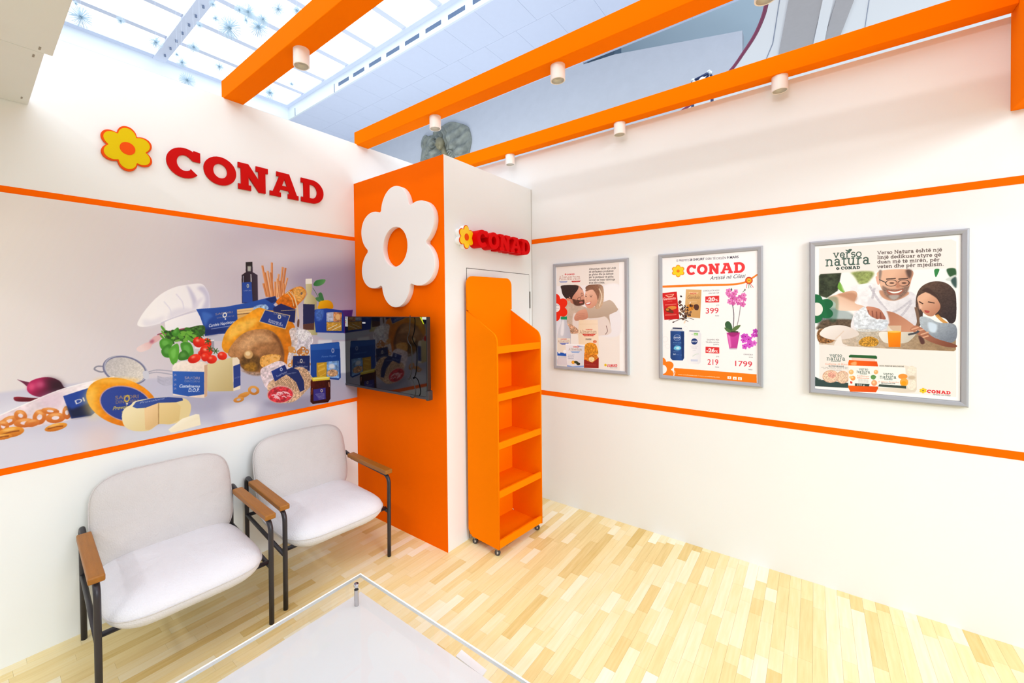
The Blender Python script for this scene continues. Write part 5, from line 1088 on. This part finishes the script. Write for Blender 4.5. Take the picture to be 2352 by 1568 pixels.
def armchair(label, x, y, rz):
    t = thing('armchair', label, 'armchair', (x, y, 0), rz, 'pair of beige lounge armchairs')
    XF, XR, HW_, ZA, r = 0.0, -.585, .333, .528, .0125   # origin between the front feet
    for s in (-1, 1):
        y_ = s*HW_
        bm = bmesh.new(); add_tube(bm, [(XF, y_, 0), (XF+.004, y_, .2), (XF+.008, y_, .45)]+arc_pts((XF+.008-.05, y_, .478), 0, PI/2, .05, (1, 0, 0), (0, 0, 1))+[(XF-.08, y_, ZA)], r, 14); bm_obj('leg', bm, TUB, t, smooth=True)
        bm = bmesh.new(); add_tube(bm, [(XR, y_, 0), (XR, y_, .3), (XR, y_, .50)]+arc_pts((XR+.045, y_, .512), PI, PI/2, .045, (1, 0, 0), (0, 0, 1))+[(XR+.09, y_, .548), (XR+.14, y_, ZA+.006)], r, 14); bm_obj('leg', bm, TUB, t, smooth=True)
        bm = bmesh.new(); add_tube(bm, [(XR+.13, y_, ZA+.006), (XF-.07, y_, ZA)], r*.9, 12); bm_obj('arm_tube', bm, TUB, t, smooth=True)
        bm = bmesh.new(); add_tube(bm, [(XR, y_, .315), (XF+.004, y_, .292)], .011, 12); bm_obj('side_rail', bm, TUB, t, smooth=True)
        bm = bmesh.new(); add_box(bm, (XR+.115, y_-.027, ZA+.010), (XF+.012, y_+.027, ZA+.038), .006, seg=3); bm_obj('armrest', bm, WOOD, t)
    for xx, zz in ((XF-.03, .305), (XR, .31)):
        bm = bmesh.new(); add_tube(bm, [(xx, -HW_, zz), (xx, HW_, zz)], .011, 12); bm_obj('cross_rail', bm, TUB, t, smooth=True)
    bm, seam = pillow(.318, .316, .1, .082, .100, .28, seed=3)
    M_ = Matrix.Translation((-.243, 0, .350))@Matrix.Rotation(math.radians(-1), 4, 'Y')
    bm.transform(M_); st = bm_obj('seat', bm, FAB2, t, smooth=True)
    bm = seam_tube([M_@p for p in seam], .0028); bm_obj('piping', bm, FAB, st, smooth=True)
    bm, seam = pillow(.238, .312, .1, .055, .05, .35, seed=8)
    M_ = Matrix.Translation((-.505, 0, .560))@Matrix.Rotation(math.radians(90-14), 4, 'Y')
    bm.transform(M_); bk = bm_obj('backrest', bm, FAB, t, smooth=True)
    bm = seam_tube([M_@p for p in seam], .0028); bm_obj('piping', bm, FAB, bk, smooth=True)
    for s in (-1, 1):
        bm = bmesh.new(); add_tube(bm, [(XR, s*.2, .31), (XR-.01, s*.2, .5)], .01, 10); bm_obj('back_strut', bm, TUB, t, smooth=True)
    return t
armchair('beige velvet lounge armchair standing farther from the orange column, left of its twin', .662, -2.448, math.radians(-3.5))
armchair('beige velvet lounge armchair standing right beside the orange column', .667, -1.688, math.radians(-4.8))

# ---- glass table
gm = bpy.data.materials.new('clear_glass'); gm.use_nodes = True; nt = gm.node_tree; nt.nodes.remove(nt.nodes['Principled BSDF'])
tr = nt.nodes.new('ShaderNodeBsdfTransparent'); tr.inputs[0].default_value = (.985, .995, .99, 1); gl = nt.nodes.new('ShaderNodeBsdfGlossy'); gl.inputs['Roughness'].default_value = .02
fr = nt.nodes.new('ShaderNodeFresnel'); fr.inputs[0].default_value = 1.45; mx = nt.nodes.new('ShaderNodeMixShader')
nt.links.new(fr.outputs[0], mx.inputs[0]); nt.links.new(tr.outputs[0], mx.inputs[1]); nt.links.new(gl.outputs[0], mx.inputs[2]); nt.links.new(mx.outputs[0], nt.nodes['Material Output'].inputs[0])
gb = bpy.data.materials.new('clear_glass_underside'); gb.use_nodes = True; nt = gb.node_tree; nt.nodes.remove(nt.nodes['Principled BSDF']); tr = nt.nodes.new('ShaderNodeBsdfTransparent'); nt.links.new(tr.outputs[0], nt.nodes['Material Output'].inputs[0])
EDG = mat('glass_edge', (250, 252, 250), .3)
t = thing('coffee_table', 'square coffee table with a clear glass top held above a white panel', 'table', (1.297, -2.009, 0))
S_ = 1.02; GZ = .45
bm = bmesh.new(); add_box(bm, (0, -S_, GZ-.011), (S_, 0, GZ)); o = bm_obj('glass_top', bm, [gm, EDG, gb], t)
for p in o.data.polygons: p.material_index = 0 if p.normal.z > .5 else 2 if p.normal.z < -.5 else 1
er = plate('edge_band', [[(0, -S_), (S_, -S_), (S_, 0), (0, 0)], [(.006, -S_+.006), (S_-.006, -S_+.006), (S_-.006, -.006), (.006, -.006)]], .0125, EDG, t, mtx=Matrix.Translation((0, 0, GZ-.012)))
WZ = .372
box('tabletop', (.003, -S_+.003, WZ-.03), (S_-.003, -.003, WZ), mat('table_white', (252, 253, 255), .35), t, bevel=.0015)
_p = [at(x, y, 2, WZ-.001) for x, y in ((1047, 1506), (1060, 1491), (1118, 1538), (1108, 1552))]
plate('white_patch', [[(q[0]-1.297, q[1]+2.009) for q in _p]], .004, mat('table_white'), t, mtx=Matrix.Translation((0, 0, WZ-.005)))  # thin white patch standing out beyond the panel edge
CHR = mat('chrome', (214, 214, 220), .12, 1)
for cx, cy in ((.06, -.065), (S_-.06, -.065), (.06, -S_+.065), (S_-.06, -S_+.065)):
    bm = bmesh.new(); add_lathe(bm, [(0, WZ), (.0095, WZ), (.0095, GZ-.012)], 24, (cx, cy, 0)); bm_obj('standoff', bm, mat('satin_steel', (206, 204, 206), .3, .9), t)
    bm = bmesh.new(); add_lathe(bm, [(0, GZ+.0005), (.011, GZ+.0005), (.011, GZ+.010), (.009, GZ+.013), (0, GZ+.014)], 24, (cx, cy, 0)); bm_obj('cap', bm, CHR, t)
    box('leg', (cx-.02, cy-.02, 0), (cx+.02, cy+.02, WZ-.03), mat('table_leg', (246, 246, 248), .4), t)

# ---- orange display stand
t = thing('display_stand', 'tall orange five-shelf display stand on casters by the white column side', 'stand', (1.27, -.935, 0), math.radians(-5.5))
SO = mat('stand_orange', (255, 130, 0), .6, spec=.02, var=.015, vscale=3)
Wd, Dp = .478, .276
prof = [(-Dp, .09), (-Dp+.035, .052), (0, .052), (0, 1.375)]+[(-.055+.055*math.cos(a), 1.375+.075*math.sin(a)) for a in [i*math.radians(62)/8 for i in range(1, 9)]]+[(-Dp, 1.590)]
for y0 in (0, Wd-.011):
    plate('side_panel', [prof], .011, SO, t, mtx=Matrix(((1, 0, 0, 0), (0, 0, -1, y0+.011), (0, 1, 0, 0), (0, 0, 0, 1))))
R_ = .058
bp_ = [(.0115, .052), (Wd-.0115, .052), (Wd-.0115, 1.592), (Wd, 1.592), (Wd, 1.826-R_)]+[(Wd-R_+R_*math.cos(a), 1.826-R_+R_*math.sin(a)) for a in [i*PI/16 for i in range(1, 9)]]+[(R_+R_*math.cos(a), 1.826-R_+R_*math.sin(a)) for a in [PI/2+i*PI/16 for i in range(9)]]+[(0, 1.592), (.0115, 1.592)]
plate('back_panel', [bp_], .011, SO, t, mtx=Matrix(((0, 0, 1, -Dp), (1, 0, 0, 0), (0, 1, 0, 0), (0, 0, 0, 1))))
for z0, z1 in ((.057, .107), (.382, .427), (.696, .740), (1.005, 1.052), (1.311, 1.358)):
    sh = box('shelf', (-Dp+.0115, .0115, z0), (-.0115, Wd-.0115, z0+.010), SO, t)
    box('shelf_lip', (-.0115, .0115, z0), (-.0005, Wd-.0115, z1), SO, sh)
for x, y in ((-.03, .02), (-.03, Wd-.025), (-Dp+.045, .02), (-Dp+.045, Wd-.025)):
    c_ = box('caster', (x-.010, y-.012, .036), (x+.010, y+.012, .052), mat('caster_steel', (150, 146, 140), .35, .9), t, bevel=.001)
    bm = bmesh.new(); add_lathe(bm, [(0, -.008), (.018, -.008), (.0195, -.005), (.0195, .005), (.018, .008), (0, .008)], 24); bm.transform(Matrix.Translation((x, y, .0195))@Matrix.Rotation(PI/2, 4, 'X')@Matrix.Rotation(.5, 4, 'Y'))
    bm_obj('wheel', bm, mat('wheel_rubber', (66, 62, 62), .6), c_)
    bm = bmesh.new(); add_lathe(bm, [(0, -.0088), (.010, -.0088), (.010, .0088), (0, .0088)], 20); bm.transform(Matrix.Translation((x, y, .0195))@Matrix.Rotation(PI/2, 4, 'X'))
    bm_obj('hub', bm, mat('hub_grey', (206, 200, 190), .4), c_)

# ---- star-burst ornaments under the skylight
ORN = mat('ornament_blue', (214, 232, 243), .5, spec=.3); ORD = mat('ornament_core', (116, 150, 172), .5); THR = mat('thread', (214, 222, 236), .8)
bm = bmesh.new(); gr = (1+5**.5)/2; N_ = 170
for i in range(N_):
    z = 1-2*(i+.5)/N_; a = 2*PI*i/gr; rr = math.sqrt(1-z*z); d = Vector((rr*math.cos(a), rr*math.sin(a), z))
    L = .93+.07*random.random(); add_tube(bm, [d*.12, d*L], .02, 4, radii=[.012, .020])
burst = bpy.data.meshes.new('starburst'); bm.to_mesh(burst); bm.free(); burst.materials.append(ORN)
bm = bmesh.new(); bmesh.ops.create_icosphere(bm, subdivisions=2, radius=.2); core = bpy.data.meshes.new('core'); bm.to_mesh(core); bm.free(); core.materials.append(ORD)
spots = [(186, 39, 23, 'large pale star-burst ornament beside the white canopy panel'), (277, 48, 10, 'small star-burst ornament right of the canopy, near the wide glazing beam'), (174, 8, 6, 'tiny star-burst ornament at the top edge beside the canopy'), (358, 97, 15, 'star-burst ornament overlapping the lower end of the wide glazing beam'),
         (489, 10, 9, 'small star-burst ornament at the top edge right of the wide glazing beam'), (495, 42, 9, 'small star-burst ornament just above the big open one'), (527, 64, 25, 'big star-burst ornament left of the clustered pair'), (458, 58, 8, 'small faint star-burst ornament on the wide glazing beam edge'),
         (550, 23, 12, 'star-burst ornament at the left of the top cluster'), (570, 27, 17, 'dark-cored star-burst ornament at the top of the cluster'), (565, 46, 9, 'small star-burst ornament tucked under the top cluster'), (594, 62, 22, 'large spiky star-burst ornament at the bottom of the cluster'), (604, 44, 13, 'star-burst ornament peeping over the large spiky one'),
         (639, 21, 15, 'star-burst ornament hanging alone left of the nearest beam'), (682, 24, 12, 'star-burst ornament closest to the nearest beam on its left side'), (726, 8, 9, 'star-burst ornament half hidden by the nearest beam at the top edge'), (445, 108, 13, 'star-burst ornament under the second glazing strip from the left wall'),
         (504, 153, 12, 'star-burst ornament midway between the lowest one and the beam'), (406, 125, 7, 'tiny star-burst ornament above a slightly larger one near the left wall'), (418, 143, 12, 'star-burst ornament below the tiny one, near the left wall'), (430, 184, 17, 'lowest star-burst ornament, touching the top of the left wall'), (620, 213, 15, 'star-burst ornament below the beam on its right side'), (670, 193, 7, 'tiny star-burst ornament right of the beam near the skylight corner')]
for i, (px, py, r, lab) in enumerate(spots):
    zz = 6.5-.5*((i*7) % 5)/4
    p = at(px, py, 2, zz); dist = float((p-EYE)@FW); R = r*dist/F_PX
    o = link('hanging_ornament', burst, loc=tuple(p)); o.scale = (R, R, R); o.rotation_euler = (i, i*2, 0)
    tag(o, lab, 'ornament', 'star-burst ornaments under the skylight')
    c_ = link('core', core, parent=o)
    bm = bmesh.new(); add_tube(bm, [(0, 0, 0), (0, 0, (7.9-zz)/R)], .0018/R, 5); th_ = bm_obj('thread', bm, THR, o)
    th_.matrix_parent_inverse = Matrix.Rotation(0, 4, 'X')
    th_.rotation_mode = 'QUATERNION'; th_.rotation_quaternion = o.rotation_euler.to_quaternion().inverted()

# ---- bronze relief on the hall wall
BRZ = mat('bronze_patina', (146, 150, 140), .55, .1, var=.8, vscale=5, bump=.4, bscale=14)
def rz_(x, y): p = at(940+x/7.84, 260+y/7.84, 1, WY-.05); return np.array((p[0], p[2]))
oc = spline([rz_(x, y) for x, y in ((230, 900), (215, 780), (225, 650), (212, 540), (240, 440), (290, 390), (335, 425), (372, 408), (430, 380), (470, 300), (590, 230), (700, 165), (800, 155), (950, 190), (1050, 240), (1090, 350), (1110, 480), (1090, 600), (1060, 740), (1000, 880), (900, 960), (600, 1000))], 6)
cen = rz_(670, 560)
bm = bmesh.new(); rings = []; NR = 40
for i in range(NR+1):
    f = i/NR; row = []
    for q in oc:
        p = cen+(q-cen)*f
        u, v = (p-cen)
        d = .10*(1-f**4)+.075*math.sin(40*math.hypot(u+.5, v-.1)+4*u)*math.exp(-((u+.3)**2+(v-.1)**2)*4)+.05*math.sin(7*u+5*v)*(1-f**6)+.03*math.sin(19*v-9*u)
        if i == 0: d += 0
        row.append(bm.verts.new((p[0], WY-.03-max(.02, d), p[1])))
    rings.append(row)
back = [bm.verts.new((q[0], WY-.002, q[1])) for q in oc]; n = len(oc)
rings.append(back)
for a, b2 in zip(rings[1:], rings[2:]):
    for k in range(n): bm.faces.new((a[k], a[(k+1) % n], b2[(k+1) % n], b2[k]))
bm.faces.new(rings[1][::-1])
for v in rings[0]: bm.verts.remove(v)
bmesh.ops.recalc_face_normals(bm, faces=bm.faces)
rel = bm_obj('bronze_relief', bm, BRZ, smooth=True)
tag(rel, 'weathered bronze disc relief with a head and shoulders, behind the orange column top', 'sculpture')
hc = rz_(635, 590); hx, hz = hc
bm = bmesh.new(); NU, NV = 40, 28; rows = []
for j in range(NV+1):
    ph = PI*j/NV-PI/2; row = []
    for i in range(NU):
        th = 2*PI*i/NU
        d = Vector((math.cos(ph)*math.cos(th), math.cos(ph)*math.sin(th), math.sin(ph)))
        # face looks towards -x -y
        fd = Vector((-.82, -.57, 0)); f = max(0, d.dot(fd)); side = d.dot(Vector((.57, -.82, 0)))
        r = .15*(1+.10*f*0)
        r *= 1-.10*max(0, -d.z)*(1-f)
        nose = math.exp(-(side/.10)**2)*math.exp(-((d.z+.08)/.20)**2)*(f > .5)*.035*(1.3-abs(d.z+.15))
        brow = math.exp(-((d.z-.18)/.07)**2)*(f > .6)*.010
        eye = -.012*math.exp(-((abs(side)-.30)/.13)**2)*math.exp(-((d.z-.05)/.09)**2)*(f > .5)
        mouth = -.007*math.exp(-((d.z+.42)/.035)**2)*math.exp(-(side/.2)**2)*(f > .5); chin = .014*math.exp(-((d.z+.72)/.15)**2)*f
        hair = .018*(1 if (d.z > .42 or f < .25) else 0)*(1+.4*math.sin(18*th)*math.sin(9*ph))
        r += nose+brow+eye+mouth+chin+hair
        row.append(bm.verts.new((hx+d.x*r*.86, WY-.26+d.y*r*.9, hz+d.z*r*1.22)))
    rows.append(row)
for a, b2 in zip(rows, rows[1:]):
    for k in range(NU): bm.faces.new((a[k], a[(k+1) % NU], b2[(k+1) % NU], b2[k]))
bmesh.ops.remove_doubles(bm, verts=bm.verts, dist=1e-4)
BR2 = mat('bronze_head', (150, 142, 112), .45, .3, var=.25, vscale=10)
hd = bm_obj('head', bm, BR2, rel, smooth=True)
bm = bmesh.new()
add_tube(bm, [(hx+.05, WY-.2, hz-.1), (hx+.09, WY-.18, hz-.24), (hx+.13, WY-.15, hz-.40)], .09, 14, radii=[.085, .08, .13])
bm_obj('neck', bm, BR2, rel, smooth=True)
bm = bmesh.new()
for k in range(7):
    a = [rz_(700+k*28, 770+k*10), rz_(760+k*32, 690+k*12), rz_(860+k*18, 760+k*20), rz_(900+k*10, 880+k*20)]
    add_tube(bm, [(q[0], WY-.16+.012*k, q[1]) for q in spline(a, 5, False)], .03, 8)
for k in range(4):
    a = [rz_(640-k*10, 700+k*40), rz_(560-k*20, 760+k*40), rz_(440-k*30, 780+k*30), rz_(300, 790+k*30)]
    add_tube(bm, [(q[0], WY-.10, q[1]) for q in spline(a, 5, False)], .028, 8)
bm_obj('drapery', bm, BRZ, rel, smooth=True)

# ---- bit of lighting truss behind the wall
TY = 1.5
def tp(x, y): p = at(1380+x/5.6, y/5.6, 1, TY); return tuple(p)
t = thing('lighting_truss', 'dark blue lighting truss end showing above the orange beam', 'truss')
TRM = mat('truss_navy', (34, 52, 96), .4, .4); TRC = mat('truss_joint', (200, 214, 226), .3, .6)
def bar(name, a, b2, r, m): bm = bmesh.new(); add_tube(bm, [a, b2], r, 10); return bm_obj(name, bm, m, t, smooth=True)
a, b2, c_, d_ = tp(1180, 1045), tp(1405, 928), tp(1430, 1010), tp(1355, 1010)
bar('chord', a, b2, .013, TRM); bar('brace', b2, c_, .010, TRM); bar('brace', b2, d_, .010, TRM); bar('brace', tp(1300, 985), tp(1300, 1030), .008, TRM)
bar('chord', tp(1230, 1062), d_, .009, TRM); bar('post', c_, (c_[0], c_[1], 0), .013, TRM); bar('post', a, (a[0], a[1], 0), .013, TRM)
for p in (tp(1187, 1035), tp(1392, 925), tp(1412, 940), tp(1200, 1060)):
    bm = bmesh.new(); bmesh.ops.create_icosphere(bm, subdivisions=2, radius=.02); bm_obj('joint', bm, TRC, t, smooth=True, loc=p)
bm = bmesh.new(); bmesh.ops.create_icosphere(bm, subdivisions=2, radius=.033); bm_obj('lamp', bm, mat('truss_lamp', (240, 246, 250), .4), t, smooth=True, loc=tp(1305, 1035))
